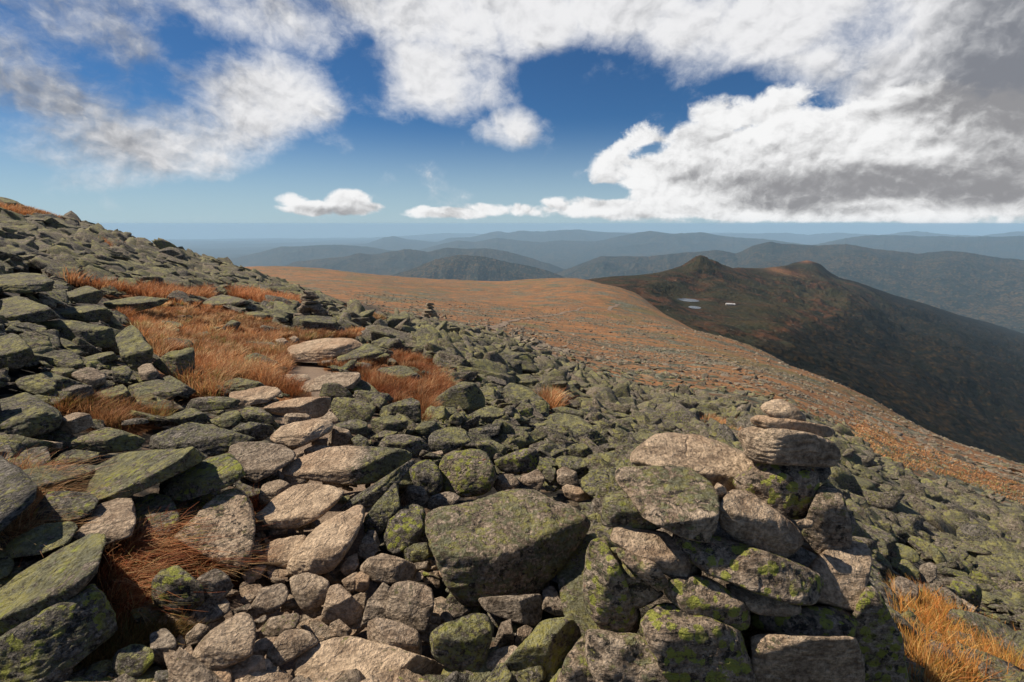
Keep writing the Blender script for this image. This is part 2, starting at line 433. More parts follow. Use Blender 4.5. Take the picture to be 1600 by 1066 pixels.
M_FLANK = forest_material('mountain_flank', s1=.11, cold=(.006, .0075, .005), mid=(.018, .015, .009), warm=(.040, .024, .009), alpine=True)  # albedo lowered so the colour carries the cloud shadow on the flank

# ---------------------------------------------------------------- ground (one sheet from under the camera to the valley edge)
thetas = np.concatenate([np.linspace(-180, -62, 40)[:-1], np.linspace(-62, 62, 760), np.linspace(62, 180, 40)[1:-1]])
rads = np.geomspace(.25, 6000, 520)
TH, RR = np.meshgrid(R(1) * thetas, rads, indexing='ij')
X, Y = RR * np.sin(TH), RR * np.cos(TH)
Z = ground(X, Y)
wb = smooth01(np.abs(TH), R(62), R(178)); Z = Z * (1 - wb) + wb * (-1.6 - .012 * RR ** 1.1)
V = np.stack([X, Y, Z], -1).reshape(-1, 3)
px, py, dep = proj(V); px = np.where(dep > 0, px, -9999)
r_ = np.hypot(V[:, 0], V[:, 1])
gm_ = anyin(px, py, GRASS + NEARGRASS) & (r_ < 120)
dm_ = inpoly(px, py, PATH)
# where the boulder field gives way to the open lawn
def edge_row(px):
    return np.interp(px, [-400, 0, 370, 430, 620, 700, 850, 1000, 1100, 1320, 1480, 1600, 2000], [290, 300, 410, 428, 494, 500, 560, 620, 650, 690, 790, 840, 900])
def is_lawn(px, py, r):
    return (r > 30) & (py < edge_row(px) + 4)
jit = fbm(V / np.maximum(r_, 5)[:, None] * 14, 3, 31) * 22
fm_ = np.where(px < 380, smooth01(r_, 150, 260), smooth01(edge_row(px) + jit - py, -10, 12) * smooth01(r_, 24, 45))
fm_ = np.maximum(fm_, smooth01(r_, 170, 260))
tone = np.stack([gm_ * 1., dm_ * 1., fm_, np.ones(len(V))], -1)
V[:, 2] -= (.09 + .08 * smooth01(r_, 5, 20)) * (1 - fm_)
o = mk('ground', V, gridfaces(len(thetas), len(rads), True)[:, ::-1], M_GROUND, tone=tone)
tag(o, kind='structure')

# ---------------------------------------------------------------- the rocky peak beyond the lawn
PEAK = [
 (850,452,1500),(900,445,1500),(960,434,1560),(1000,432,1620),(1040,425,1800),(1075,413,1960),(1095,401,2000),(1108,406,2030),(1130,414,2150),(1155,419,2250),(1200,419,2600),(1228,417,2750),
 (1000,452,1350),(1050,452,1500),(1095,432,1850),(900,475,1050),(1000,480,1050),(1060,492,1050),(1075,470,1400),(1140,478,1420),(1110,470,1450),
 (1150,445,1850),(1200,452,2000),(1200,500,1300),(1200,570,820),(1300,470,2300),(1300,520,1600),(1300,610,820),(1400,520,2500),(1400,580,1500),(1400,660,850),
 (1500,545,2600),(1500,600,1700),(1500,700,950),(1600,575,2900),(1600,640,1900),(1600,730,1100),(1800,640,2600),(1800,760,1300),
 (1242,411,3300),(1262,407,3500),(1282,413,3600),(1330,438,3700),(1354,446,3750),(1398,462,3900),(1448,476,4200),(1499,493,4600),(1600,523,5400),(1800,560,6000),
 (1300,440,3200),(1400,485,3300),(1500,515,3700),(1600,548,4100),(1245,423,3000),(1300,445,2800),(1340,465,2700),
]
for px_, z1, z2 in ((850, -450, -1300), (1000, -420, -1300), (1100, -500, -1250), (1200, -600, -1200), (1300, -700, -1200)):
    PEAK += [(px_, None, 5200, z1), (px_, None, 9000, z2)]
for px_ in (1450, 1600, 1800): PEAK += [(px_, None, 9500, -1350)]
T2 = TPS(PEAK, 1e-6, r0=300, ts=6.)
th = np.linspace(math.atan2(*ray(840, 440)[:2]), math.atan2(*ray(1850, 440)[:2]), 900)
rr = np.geomspace(780, 9500, 620)
TH, RR = np.meshgrid(th, rr, indexing='ij'); X, Y = RR * np.sin(TH), RR * np.cos(TH)
# T2 clamps past 58 degrees, which lies outside the picture
Z = T2(X, Y); P = np.stack([X, Y, 0 * X], -1).reshape(-1, 3)
wx = P + np.stack([fbm(P / 400, 3, 41), fbm(P / 400, 3, 42), 0 * P[:, 0]], -1) * 120
nz_ = fbm(wx / 330, 5, 44, .55, True).reshape(X.shape); crest = fbm(P / 60, 4, 47).reshape(X.shape)
pxx, pyy, _ = proj(np.stack([X, Y, Z], -1))
offc = np.clip((pyy - np.interp(pxx, [900,960,1000,1050,1095,1150,1230,1262,1330,1400,1500,1600],[440,433,431,423,401,418,417,407,438,462,493,523])) / 60, 0, 1)
offc = offc * (1 - np.exp(-((pxx - 1105) / 100) ** 2 - ((pyy - 484) / 32) ** 2))
Z = Z + nz_ * RR * .026 * offc + fbm(wx / 75, 4, 45, .6, True).reshape(X.shape) * RR * .0045 * np.clip(offc * 3, 0, 1) + crest * (2.5 + 5 * offc)
rocky = np.exp(-((pxx - 1097) / 26) ** 2 - ((pyy - 408) / 14) ** 2)
Z = Z + rocky * fbm(P / 38, 4, 49, .6, True).reshape(X.shape) * 11
kx = [840,900,930,960,985,1000,1030,1050,1068,1080,1088,1095,1102,1108,1118,1130,1145,1155,1175,1195,1210,1228,1242,1262,1282,1305,1330,1354,1398,1448,1499,1550,1600,1850]
ky = [450,441,436,433,432,431,427,422,417,410,405,403,404,408,410,415,420,419,420,420,418,416,411,407,413,425,438,446,462,476,493,506,522,590]
cy_ = np.interp(pxx, kx, ky); dr = ray(pxx, cy_); cap = RR * dr[..., 2] / np.hypot(dr[..., 0], dr[..., 1]) + crest * 2.2 + np.exp(-((pxx - 1095) / 30) ** 2) * fbm(P / 22, 3, 51, .6, True).reshape(X.shape) * 11 + fbm(P / 45, 3, 52, .6, True).reshape(X.shape) * 2.5
k_ = 1.6; Z = -np.logaddexp(-Z / k_, -cap / k_) * k_
V = np.stack([X, Y, Z], -1).reshape(-1, 3); px, py, _ = proj(V); r_ = RR.ravel()
# alpine turf above the tree line, dark forest below it; cloud shade is in both tones
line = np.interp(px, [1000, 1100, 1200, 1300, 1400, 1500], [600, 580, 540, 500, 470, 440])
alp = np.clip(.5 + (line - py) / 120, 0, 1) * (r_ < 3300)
pink = np.exp(-((px - 1225) / 32) ** 2 - ((py - 421 - .22 * (px - 1210)) / 4.5) ** 2) * (r_ > 2300) * (r_ < 3000) * .45 + np.exp(-((px - 1262) / 14) ** 2 - ((py - 408) / 3) ** 2) * .5
tone = np.stack([alp, np.clip(pink, 0, 1), 0 * alp, np.ones(len(V))], -1)
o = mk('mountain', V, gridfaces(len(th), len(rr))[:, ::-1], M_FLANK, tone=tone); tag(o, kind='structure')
def peak_ground(x, y): return T2(x, y)

# ---------------------------------------------------------------- valley floor, curved with the earth
RE = 6.4e6
thv = np.linspace(-math.pi, math.pi, 361)[:-1]; rv = np.geomspace(2000, 70000, 200)
TH, RR = np.meshgrid(thv, rv, indexing='ij'); X, Y = RR * np.sin(TH), RR * np.cos(TH)
P = np.stack([X, Y, 0 * X], -1).reshape(-1, 3)
Z = -1420 - RR ** 2 / (2 * RE) + (fbm(P / 5000, 6, 61, .5, True) * (40 + 150 * smooth01(P[:, 1] * 0 + RR.ravel(), 8000, 40000))).reshape(X.shape)
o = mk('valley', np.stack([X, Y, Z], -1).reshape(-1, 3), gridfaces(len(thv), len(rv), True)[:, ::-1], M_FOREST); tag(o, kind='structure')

# ---------------------------------------------------------------- far ranges: crest line at its true distance, spurs on both sides
def ridge(pts, r0, wide=.22, seed=0, base=None):
    pts = sorted(pts); xs = np.array([p[0] for p in pts], float); ys = np.array([p[1] for p in pts], float)
    pad = (xs[-1] - xs[0]) * .12 + 25
    n = int((xs[-1] - xs[0] + 2 * pad) / 1.3) + 40; px = np.linspace(xs[0] - pad, xs[-1] + pad, n)
    # smooth the traced crest a little, let both ends sink
    py = np.interp(px, xs, ys)
    k = np.ones(5) / 5; py = np.convolve(np.pad(py, 2, 'edge'), k, 'valid')
    d = ray(px, py); h = np.hypot(d[:, 0], d[:, 1]); dirx, diry = d[:, 0] / h, d[:, 1] / h
    zc = d[:, 2] / h * r0 + fbm(np.c_[px / 16, px * 0 + seed * 9.1, px * 0], 4, seed + 70, .55, True) * r0 * .0011; zb = (base if base is not None else -1450) - r0 ** 2 / (2 * RE)
    over = np.maximum(np.maximum(xs[0] - px, px - xs[-1]), 0) / pad
    zc = zb + (zc - zb) * (1 - over ** 1.5)
    tt = np.concatenate([np.linspace(-1, -.02, 64), [0], np.linspace(.02, 1, 30)])
    W = r0 * wide
    TT, I = np.meshgrid(tt, np.arange(n)); RRr = r0 + TT * W
    X, Y = dirx[I] * RRr, diry[I] * RRr; P = np.stack([X, Y, 0 * X], -1).reshape(-1, 3)
    s = W * .42
    sp = fbm((P + np.stack([fbm(P / s, 3, seed), fbm(P / s, 3, seed + 1), 0 * P[:, 0]], -1) * s * .25) / s, 5, seed + 2, .5, True).reshape(X.shape)
    a = np.abs(TT); prof = (1 - a) ** 1.35
    Z = zb - 60 + (zc[I] - zb + 60) * prof + sp * (zc[I] - zb) * .26 * np.clip(a * 5, 0, 1) * (1 - a * .3) * (a < 1)
    # far side of the crest must not rise above it
    lim = zc[I] * RRr / r0; Z = np.where((TT > 0), np.minimum(Z, lim), Z)
    Z = np.where(TT < 0, np.minimum(Z, zc[I] - np.abs(TT) * (zc[I] - zb) * .25), Z)
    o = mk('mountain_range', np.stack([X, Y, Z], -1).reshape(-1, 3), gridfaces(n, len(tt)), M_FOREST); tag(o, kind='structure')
ridge([(607,432),(641,421),(682,405),(719,398),(756,401),(793,410),(827,416),(861,425),(894,438)], 8500, .3, 1)
ridge([(470,408),(540,401),(560,396),(584,398),(607,394),(638,389),(668,394),(699,387),(729,390),(756,388),(790,393),(820,401),(861,413),(881,421)], 13500, .28, 2)
ridge([(860,428),(881,423),(911,411),(938,401),(972,401),(1013,401),(1060,396),(1087,394),(1121,391),(1148,396),(1168,404),(1222,404)], 11500, .26, 3)
ridge([(338,408),(371,403),(405,395),(439,386),(473,385),(506,383),(540,383),(574,386),(610,392),(660,396)], 21000, .25, 4)
ridge([(640,395),(685,383),(715,376),(742,379),(776,372),(810,376),(844,379),(877,376),(928,378),(962,371),(996,364),(1019,361),(1046,366),(1080,364),(1094,363),(1128,369),(1155,372),(1195,374),(1240,380)], 24000, .25, 5)
ridge([(540,384),(574,381),(601,371),(614,369),(634,374),(655,376),(682,379),(702,372),(736,371),(756,366),(780,361),(793,364),(810,361),(844,362),(877,360),(904,359),(928,362),(962,364),(1000,366)], 34000, .22, 6)
ridge([(1158,394),(1178,384),(1202,378),(1229,382),(1279,384),(1323,382),(1364,389),(1398,392),(1431,397),(1482,392),(1516,396),(1550,402),(1600,407),(1750,420)], 11500, .52, 7)
ridge([(1240,388),(1276,382),(1313,374),(1347,369),(1381,367),(1431,369),(1499,370),(1550,370),(1600,369),(1700,366)], 25000, .3, 8)
ridge([(1370,369),(1398,365),(1431,361),(1465,365),(1500,368),(1533,369),(1567,364),(1600,362),(1700,360)], 46000, .18, 9)
ridge([(1080,368),(1128,366),(1185,365),(1222,364),(1262,367),(1303,364),(1364,367)], 52000, .16, 10)
ridge([(520,377),(560,373),(610,370),(650,368),(700,364),(760,366),(840,364),(960,363),(1060,365),(1150,364)], 62000, .14, 11)

# ---------------------------------------------------------------- rocks
ICO = {}
def ico(l):
    if l not in ICO:
        bm = bmesh.new(); bmesh.ops.create_icosphere(bm, subdivisions=l, radius=1)
        v = np.array([x.co[:] for x in bm.verts]); v /= np.linalg.norm(v, axis=1)[:, None]
        ICO[l] = (v, np.array([[x.index for x in f.verts] for f in bm.faces])); bm.free()
    return ICO[l]
def nrm(v): v = np.asarray(v, float); return v / (np.linalg.norm(v) + 1e-12)
def rough(dirs, rad, N, H, p, size, seed, amp=1., foln=None):
    """radial solid bounded by planes (N, H), edges rounded by p, then weathered"""
    q = np.maximum(dirs @ (N / H[:, None]).T, 0)
    r = (q ** p).sum(1) ** (-1. / p); r = np.minimum(r, size * 3.2)
    V = dirs * r[:, None]; s = V / size + seed * 3.77
    d = fbm(s * 1.8, 5, seed, .55) * .085 + fbm(s * 5.5, 4, seed + 5, .55, True) * .024
    if foln is not None:
        f = (V / size) @ foln * 9 + fbm(s * 1.6, 3, seed + 9) * 2.2
        side = 1 - np.abs(dirs @ foln)
        d = d + (np.abs((f % 1) - .5) - .25) * .05 * side
    # a few chipped facets
    d = d - np.maximum(fbm(s * 1.2, 2, seed + 12) - .18, 0) * .22
    return V * (1 + d * amp * np.minimum(1, size / (r + 1e-6)))[:, None]

TILE = {'A': (0, 600, 4.), 'B': (380, 560, 4.), 'C': (0, 800, 4.), 'D': (380, 800, 4.), 'E': (640, 720, 3.081), 'F': (920, 600, 2.288),
        'G': (1300, 840, 4.717), 'H': (700, 560, 4.442), 'I': (0, 280, 2.961), 'J': (540, 300, 2.961)}
# tile | kind of surface | edge sharpness | crease (share of the height that is top face, or x1,y1,x2,y2) | outline | nickname
SPEC = """
A g 16 .75 -150,20 120,20 230,70 270,130 370,170 385,210 350,280 200,320 -150,330 |the big green boulder at the left edge
A g 18 .5 600,50 770,5 800,60 800,105 690,125 620,95
A d 18 .4 350,0 570,10 590,60 520,95 360,95
A m 18 .5 800,20 960,-10 1120,10 1170,40 1020,110 820,100
A t2 18 .4 390,170 560,190 585,260 480,310 370,320
A m 24 .5 750,210 920,215 930,245 760,260
A m 24 .35 1010,120 1080,85 1400,80 1500,100 1480,150 1200,185 1050,170
A y 14 .6 1290,230 1400,180 1480,165 1515,210 1480,260 1400,280
A g 14 .6 1455,280 1530,235 1600,240 1620,300 1560,335
A g 14 .5 1030,210 1200,145 1290,190 1290,245 1180,280
A y 14 .55 400,350 560,290 650,265 850,320 915,350 860,410 640,435 450,420 |the long boulder with pale lichen on top
A m 14 .6 800,290 1050,240 1200,235 1420,310 1600,340 1420,420 1310,450 1150,440 900,400
A y 30 680,700,1320,470 150,630 420,560 700,430 870,410 1200,395 1310,455 1150,540 900,620 750,720 500,760 300,700 |the long yellow-green slab on the left
A m 20 .7 80,410 300,390 320,530 160,570 60,530
A g 24 .5 315,430 420,405 620,430 600,480 330,500
A g 16 .6 -60,350 60,380 90,440 50,520 -60,545
A r 24 .5 70,360 180,340 390,370 380,405 110,405
A b 14 .6 880,620 1100,560 1290,480 1430,430 1510,500 1530,570 1420,640 1150,730 950,700 |the black and white spotted boulder
B s 20 .8 -90,600 -80,530 0,510 230,530 325,590 310,640 150,730 80,770 -40,720 |the grey slab with fine streaks
A p 20 .9 1110,960 1190,850 1400,650 1540,640 1600,790 1600,900 1560,1130 1430,1140 1250,1040 |the leaning pinkish slab left of the path
A t2 20 .85 440,1000 590,760 700,700 830,710 845,850 810,950 650,1000
A b 16 .7 840,720 960,670 1060,700 1110,790 1120,880 1050,970 850,930
A g 20 .4 1020,670 1110,655 1145,700 1140,770 1060,750
A b 16 .6 130,690 300,660 560,680 620,720 560,820 450,860 250,840 120,780
A d 18 .5 140,600 280,540 400,570 330,630 180,650
A y 16 .8 20,1000 250,880 440,860 490,900 430,990 250,1060 40,1090
C y 34 -60,690,590,390 -80,560 60,430 300,270 560,130 650,135 660,190 590,390 540,440 0,740 -80,790 |the thick tilted slab at the lower left
C b 12 .4 -60,850 0,790 130,740 400,560 600,430 625,560 700,650 760,740 640,810 440,910 260,1000 240,1100 -60,1100 |the dark lichen-spotted boulder in the bottom left corner
C y 14 .7 -60,220 20,225 80,290 95,330 60,400 -60,440
C b 12 .35 940,440 1000,370 1100,325 1200,400 1260,460 1270,570 1200,610 1080,630 960,580 |the round grey rock with an orange spot
C d 10 .35 1220,420 1350,350 1420,390 1460,460 1380,560 1280,600
C b 12 .5 700,890 820,820 960,850 960,930 880,1020 760,1030 690,960
C d 14 .4 930,740 1040,720 1100,800 1100,910 1020,980 950,910
C d 20 .4 260,1010 330,950 430,925 455,1000 380,1080 280,1080
C t2 9 .6 1160,950 1250,850 1290,760 1480,640 1580,650 1600,780 1560,900 1400,970 1240,1000 |the rounded tan boulder beside the grass
C t2 14 .6 1160,770 1240,690 1310,720 1260,810 1170,840
C g 10 .5 780,1090 900,1000 1100,985 1270,1010 1300,1100 780,1110
C t 9 .5 1240,1020 1320,960 1400,950 1450,990 1440,1100 1260,1100
D t 10 .6 -160,980 0,900 130,890 150,960 130,1100 -150,1100
C t2 20 .5 1490,560 1560,505 1600,530 1540,590
C d 18 .5 1420,630 1560,570 1570,600 1440,650
C t2 14 .5 1140,870 1190,830 1220,900 1200,980 1150,970
D t 8 .8 300,390 290,300 400,180 440,110 640,0 700,-60 780,-50 770,40 700,150 640,260 560,350 440,390 |the smooth tan boulder lying across the path
D t 8 .8 100,310 150,200 260,150 400,140 380,240 300,350 200,330
D t2 10 .55 290,410 400,375 540,425 510,560 460,600 370,610 310,510 |the brown scooped rock in the path
D s 24 .75 20,630 120,480 260,440 285,490 270,560 190,630 60,655
D s 12 .6 100,760 170,660 340,630 365,680 330,720 180,790 110,785
D t2 12 .5 -60,640 0,625 40,640 75,720 40,770 -60,750
D d 18 .5 60,690 140,640 150,680 90,735
D t2 8 .5 150,880 250,740 330,720 440,760 470,820 300,900 230,960 160,930 |the domed brown rock near the bottom edge
D t 14 .6 0,880 90,800 220,780 160,850 110,930 20,930
D t2 18 .5 490,690 540,470 600,445 660,520 755,610 740,690 620,710 |the brown three-sided rock in the path
D s 24 .6 740,710 780,560 880,430 925,450 920,520 890,660 800,720
D s 14 900,520,1150,560 910,500 950,440 1060,430 1180,480 1195,560 1155,720 1110,760 1020,715 900,665 |the square grey block in the gully
D r 14 740,330,1070,370 735,340 780,290 870,255 1050,310 1085,350 1050,425 920,445 800,425 740,375 |the reddish oblong rock above the square block
D t 12 .5 675,430 730,370 790,410 780,480 740,505 690,485 |the small pale nugget of rock
D t2 18 .5 615,430 690,380 720,375 690,500 650,490
D d 20 .4 710,270 740,180 780,110 830,115 855,190 840,245 790,300
D r 18 .5 605,360 640,290 710,260 725,330 690,380 640,400
D b 14 .4 875,160 900,60 1000,-20 1110,0 1125,100 1080,190 950,260 890,230
D g 12 .5 985,260 1060,200 1150,190 1165,270 1120,315 1010,305
D d 14 .5 765,70 850,-10 950,-10 930,70 850,130 780,110
D o 18 .9 265,960 275,870 520,780 700,770 900,870 1150,900 1300,950 1440,1000 1470,1110 265,1110 |the wide orange-tan slab at the bottom edge
D s 16 .6 685,780 740,690 850,660 1030,705 1110,760 1130,860 1100,900 920,880
D y 12 .4 1170,760 1230,710 1460,620 1545,640 1575,740 1530,880 1500,970 1450,1090 1300,980 1190,900 1200,800 |the yellow-green wedge in the gully
E t2 10 .5 365,950 430,900 500,885 530,910 490,960 440,1020 390,1080 370,1010
D t2 18 .5 540,700 600,670 680,740 660,780 550,780
D r 18 .5 75,70 110,50 210,85 190,110 90,110
D s 18 .5 140,130 190,100 285,95 270,140 150,145
B t 14 .75 90,985 130,930 320,780 420,770 560,795 635,830 590,900 480,990 330,1060 190,1050 |the pale tan stepping slab in the middle of the path
B t 16 .7 -80,215 130,172 215,185 240,215 150,275 20,295 -80,285
B t 12 .45 130,310 220,255 400,240 560,240 550,305 520,355 440,375 200,350
B t2 14 .3 195,380 210,345 310,340 400,345 425,380 340,415 210,420
B g 18 .5 -60,310 0,300 100,310 170,350 205,415 0,400 -100,370
B g 18 .4 -100,400 0,390 180,420 195,470 120,515 -100,510
B t 10 .6 155,500 220,430 330,395 500,380 565,410 540,465 430,510 350,555 240,540 |the long tan rock lying across the path
B t2 30 520,450,690,470 530,550 518,450 550,415 660,450 692,535 620,545 |the square-cut tan block
B g 18 .5 560,420 700,375 775,400 780,475 740,495 660,460
B t2 20 .7 485,375 540,330 580,360 608,400 560,420
B g 18 .5 620,345 660,335 712,375 640,390
B g 18 .3 540,250 640,240 750,260 820,310 790,400 600,400 555,320
B g 26 .3 795,385 830,320 1050,245 1100,270 1108,405 1040,415 1000,380 860,380 |the dark green wedge below the orange grass
B g 22 .15 425,235 460,185 520,150 600,160 660,205 695,250 |the dark green triangular rock where the path turns
B t2 16 .8 350,195 430,130 540,90 730,85 735,140 680,190 600,180 520,160 450,200 380,210
B y 14 .6 685,185 710,150 782,185 770,205
B g 16 .7 835,75 900,40 1020,50 1100,105 1135,155 1060,140 900,100
B t2 16 .8 120,125 240,98 400,100 418,130 370,150 260,145
B g 12 .35 778,450 800,380 900,355 1030,362 1038,415 980,458 830,480
B g 9 .4 1065,440 1110,395 1190,390 1228,420 1200,465 1130,480 1080,465
B b 12 .45 845,550 880,480 1000,470 1110,490 1172,560 1160,595 1080,610 1000,560
B g 18 .5 785,500 880,450 970,460 880,485 850,520
B g 14 .5 675,500 720,465 775,505 785,550 720,580
B v 14 .72 205,690 300,640 460,560 560,540 760,545 920,550 1030,570 1075,610 1040,650 900,690 800,780 620,780 400,750 210,715 |the broad slab half tan and half green
B t2 12 .35 175,750 210,705 420,740 400,780 270,800
B t2 12 .35 410,765 540,740 600,760 632,805 540,812 430,790
B g 30 700,900,1060,680 605,940 690,870 860,760 1040,640 1075,640 970,780 860,870 760,930 680,970 |the long grey-green blade of rock
B g 14 .5 765,1080 770,990 850,880 950,770 975,785 980,930 900,1040 830,1130
B b 9 .5 1035,700 1060,660 1170,620 1242,720 1238,810 1170,870 1070,790 |the egg-shaped lichen rock beside the big round boulder
B q 9 .5 1220,670 1260,600 1370,560 1500,565 1575,640 1585,720 1550,810 1480,850 1340,865 1240,830 1230,740 |the big round boulder with red lichen spots
B d 12 .4 980,870 1040,790 1120,800 1165,880 1100,940 1010,960
B d 9 .5 1135,925 1180,860 1290,830 1355,870 1310,920 1170,945
B s 12 .5 1355,860 1380,780 1420,780 1455,820 1420,860
B b 12 .45 880,1080 1000,930 1100,900 1145,955 1135,1074 1000,1120
B r 12 .5 1165,595 1240,575 1252,600 1190,620
B g 12 .6 1145,505 1180,460 1300,425 1400,450 1425,520 1300,570 1250,600 1170,570
B g 18 .3 1185,275 1240,220 1340,190 1380,140 1440,150 1505,230 1505,310 1420,325 1220,300
B g 14 .5 1175,315 1320,300 1335,335 1260,385 1190,355
H g 16 .6 100,410 280,330 390,350 385,405 300,450 120,440
B t2 14 .6 385,605 380,570 450,540 560,550 470,600
B t2 12 .4 100,880 120,790 160,760 240,760 295,790 260,860 110,920
B g 14 .5 585,905 610,870 660,855 668,885 620,915
B g 14 .5 1285,375 1340,330 1382,380 1350,425 1290,405
B t2 14 .5 245,545 290,520 355,555 300,578
B t2 14 .5 330,605 350,575 383,590 370,615 335,625
B t2 14 .5 415,540 450,495 520,500 523,545 460,550
E Y 14 100,400,700,440 65,290 80,240 210,190 330,150 560,95 640,130 800,200 905,270 885,330 780,430 690,510 640,610 600,655 480,670 290,675 205,610 150,500 90,370 |the huge flat-topped lichen boulder
E d 18 .3 320,660 640,640 655,740 600,795 500,775 380,730
E d 22 .4 415,915 410,870 440,780 490,760 500,880 460,910
E r 18 .4 505,890 520,810 560,790 595,810 540,900
E y 12 .45 380,1110 400,1050 470,980 580,830 650,750 760,740 850,830 840,960 820,1110 |the yellow-green boulder leaning on the cairn foot
E s 22 .7 640,625 690,600 742,690 755,745 700,745 640,715
E y 14 .8 700,480 760,420 850,330 910,330 910,520 880,700 855,800 780,795 728,660 |the upright lichen stone at the left of the cairn
E R 12 .5 735,130 760,113 860,140 882,182 800,195 750,173 |the small reddish pink rock
E R 14 .7 620,150 720,143 800,190 815,245 740,210
E g 8 .5 805,205 900,198 928,240 920,268 860,268
E s 20 .5 400,120 430,70 500,62 527,110 440,165
E s 22 .6 520,85 620,38 652,90 622,145 560,120
E y 12 .5 635,55 680,18 702,60 692,115 650,95
E s 12 .5 242,168 260,108 290,108 318,152 280,173
H g 30 .6 340,310 355,230 430,165 560,200 700,320 630,345 480,315 |the pale grey-green slab on the boulder slope
H g 22 .5 428,168 450,118 560,108 625,150 645,205 560,200
H g 16 .4 15,325 100,210 170,158 235,240 242,345 120,355
H g 20 .75 635,500 660,400 750,368 900,398 1095,560 1105,610 1000,612 880,550 700,520 |the broad grey-green slab low on the boulder slope
H g 18 .5 678,365 800,328 935,368 945,435 860,410
H g 26 .4 115,500 230,480 375,443 350,525 260,560 170,540
H g 24 .5 355,490 480,472 600,480 605,515 510,548 380,520
H b 14 .5 515,565 560,508 625,540 632,598 560,600
H b 14 .35 325,710 480,640 600,618 635,690 605,790 430,800 350,760
H g 12 .5 765,670 860,600 930,578 995,620 1005,690 880,690
H g 14 .5 745,705 800,668 1000,700 1105,750 1000,810 900,840 780,770
H s 14 .4 750,790 800,748 890,790 905,875 800,895 760,860
H g 16 .7 925,840 1000,778 1110,765 1115,850 1085,1020 1000,960 930,910
H g 18 .4 1175,425 1260,408 1335,450 1280,488 1190,468
H g 18 .4 865,305 900,268 1003,280 993,325 900,338
H g 16 .6 185,565 300,562 405,620 395,665 270,650 200,610
H g 16 .5 995,705 1150,638 1205,680 1150,750 1100,760
H y 14 .5 655,800 700,743 748,770 745,870 690,860
H g 14 .5 635,605 670,568 715,600 702,638 650,628
H g 18 .5 1035,615 1100,588 1205,600 1185,648 1060,658
G y 14 .6 365,115 430,58 490,38 590,78 638,120 633,175 560,190 420,160
G y 18 .5 425,155 520,138 645,250 645,330 560,300 440,220
G d 12 .3 635,265 650,208 720,178 775,220 765,300 690,360 650,330 |the dark rounded rock right of the cairn
G d 16 .4 435,355 470,275 560,308 635,370 625,490 580,545 480,510
G b 12 .5 865,355 900,288 990,285 1085,350 1115,420 1085,520 950,470 880,430 |the round boulder with white crust on the right
G r 14 .5 895,465 960,448 1065,520 1040,560 960,530
G g 30 860,620,1480,900 840,590 870,528 1000,538 1300,650 1500,710 1500,990 1380,950 1100,800 920,660 |the long plank-like slab at the right edge
G g 14 .5 1075,545 1200,558 1320,578 1345,625 1200,610
G s 16 .8 585,550 700,518 800,560 950,700 1005,810 900,800 750,700 620,620
G s 18 .7 1055,830 1150,818 1300,918 1395,980 1405,1065 1250,980
G y 12 .6 635,1000 700,948 850,978 960,1048 985,1110 645,1110
G y 12 .5 935,165 1000,123 1095,170 1050,215 960,208
G b 14 .5 225,295 270,198 345,240 385,330 320,390 250,340
G g 14 .5 265,115 330,98 435,200 435,290 380,310 290,210
I g 24 .7 -60,520 60,530 220,590 275,640 170,660 -60,640 |the broad green slab on the left bank
I g 22 .35 165,680 240,638 420,668 565,700 570,745 480,790 350,760 190,710 |the jutting slab on top of the left pile
I g 20 .5 225,600 300,578 480,588 520,620 500,660 400,660 250,630
I g 12 .5 -60,690 60,698 140,778 152,825 90,872 -60,880 |the rounded green boulder at the left edge below the pile
I g 18 .5 515,690 600,658 645,700 705,790 695,860 640,910 565,830 585,750
I g 14 .5 185,810 290,778 375,820 385,870 300,890 200,850
I s 14 .5 330,890 400,863 495,900 485,945 430,968 338,918 |the pinkish grey rock in the left pile
I g 14 .5 515,865 580,858 615,890 585,950 530,940
I s 18 .5 638,875 690,838 733,900 703,940 655,930
I g 24 .3 705,860 780,800 895,773 900,875 840,930 760,900 |the dark green block beside the orange grass
I g 18 .5 445,985 570,948 605,1000 560,1030 470,1010
I g 14 .5 585,955 700,923 795,940 845,980 760,1020 620,1010
I g 20 .7 715,930 760,888 840,938 905,980 870,1010 800,970
I g 16 .5 1005,935 1080,913 1200,938 1225,960 1100,995 1020,980
I g 16 .3 1025,695 1070,648 1115,665 1085,715 1040,712 |the small dark boulder in the orange grass
I g 14 .45 1290,660 1370,628 1540,638 1570,680 1550,708 1450,705 1375,685 |the low flat boulder under the small cairn
I g 16 .6 930,580 1000,528 1100,548 1165,570 1030,598
I t 10 .55 1325,800 1350,760 1400,743 1500,733 1640,738 1700,785 1500,840 1360,840 |the smooth tan boulder at the bend of the path
I g 18 .6 480,565 620,538 785,555 740,585 640,610 500,598
I g 18 .6 -40,450 150,418 245,468 235,515 100,528 -40,510
I g 18 .5 295,530 400,488 485,530 450,578 320,568
I g 16 .5 45,890 180,878 425,960 405,1010 250,1010 80,940
I g 16 .5 65,930 190,893 258,940 255,985 160,998 90,968
I g 18 .5 1125,618 1190,608 1255,630 1235,650 1150,636
I t2 14 .5 1275,745 1310,733 1343,760 1290,770
I t2 14 .5 1338,735 1365,723 1388,745 1360,758
I g 14 .5 775,695 830,693 822,728 785,720
I g 14 .5 905,715 960,703 973,730 920,736
I g 14 .5 395,805 520,798 545,830 470,858 390,838
J g 22 .4 188,605 210,573 290,558 298,600 240,640 200,635 |the squarish green boulder by the far bend of the path
J g 14 .7 -40,700 120,698 175,745 60,800 -40,790
J g 12 .7 145,815 230,798 330,838 365,880 250,858 160,836
J g 16 .4 305,625 370,588 395,640 340,658
J g 14 .6 115,695 190,668 245,700 140,710
J y 14 .6 25,895 60,878 108,905 70,928
"""
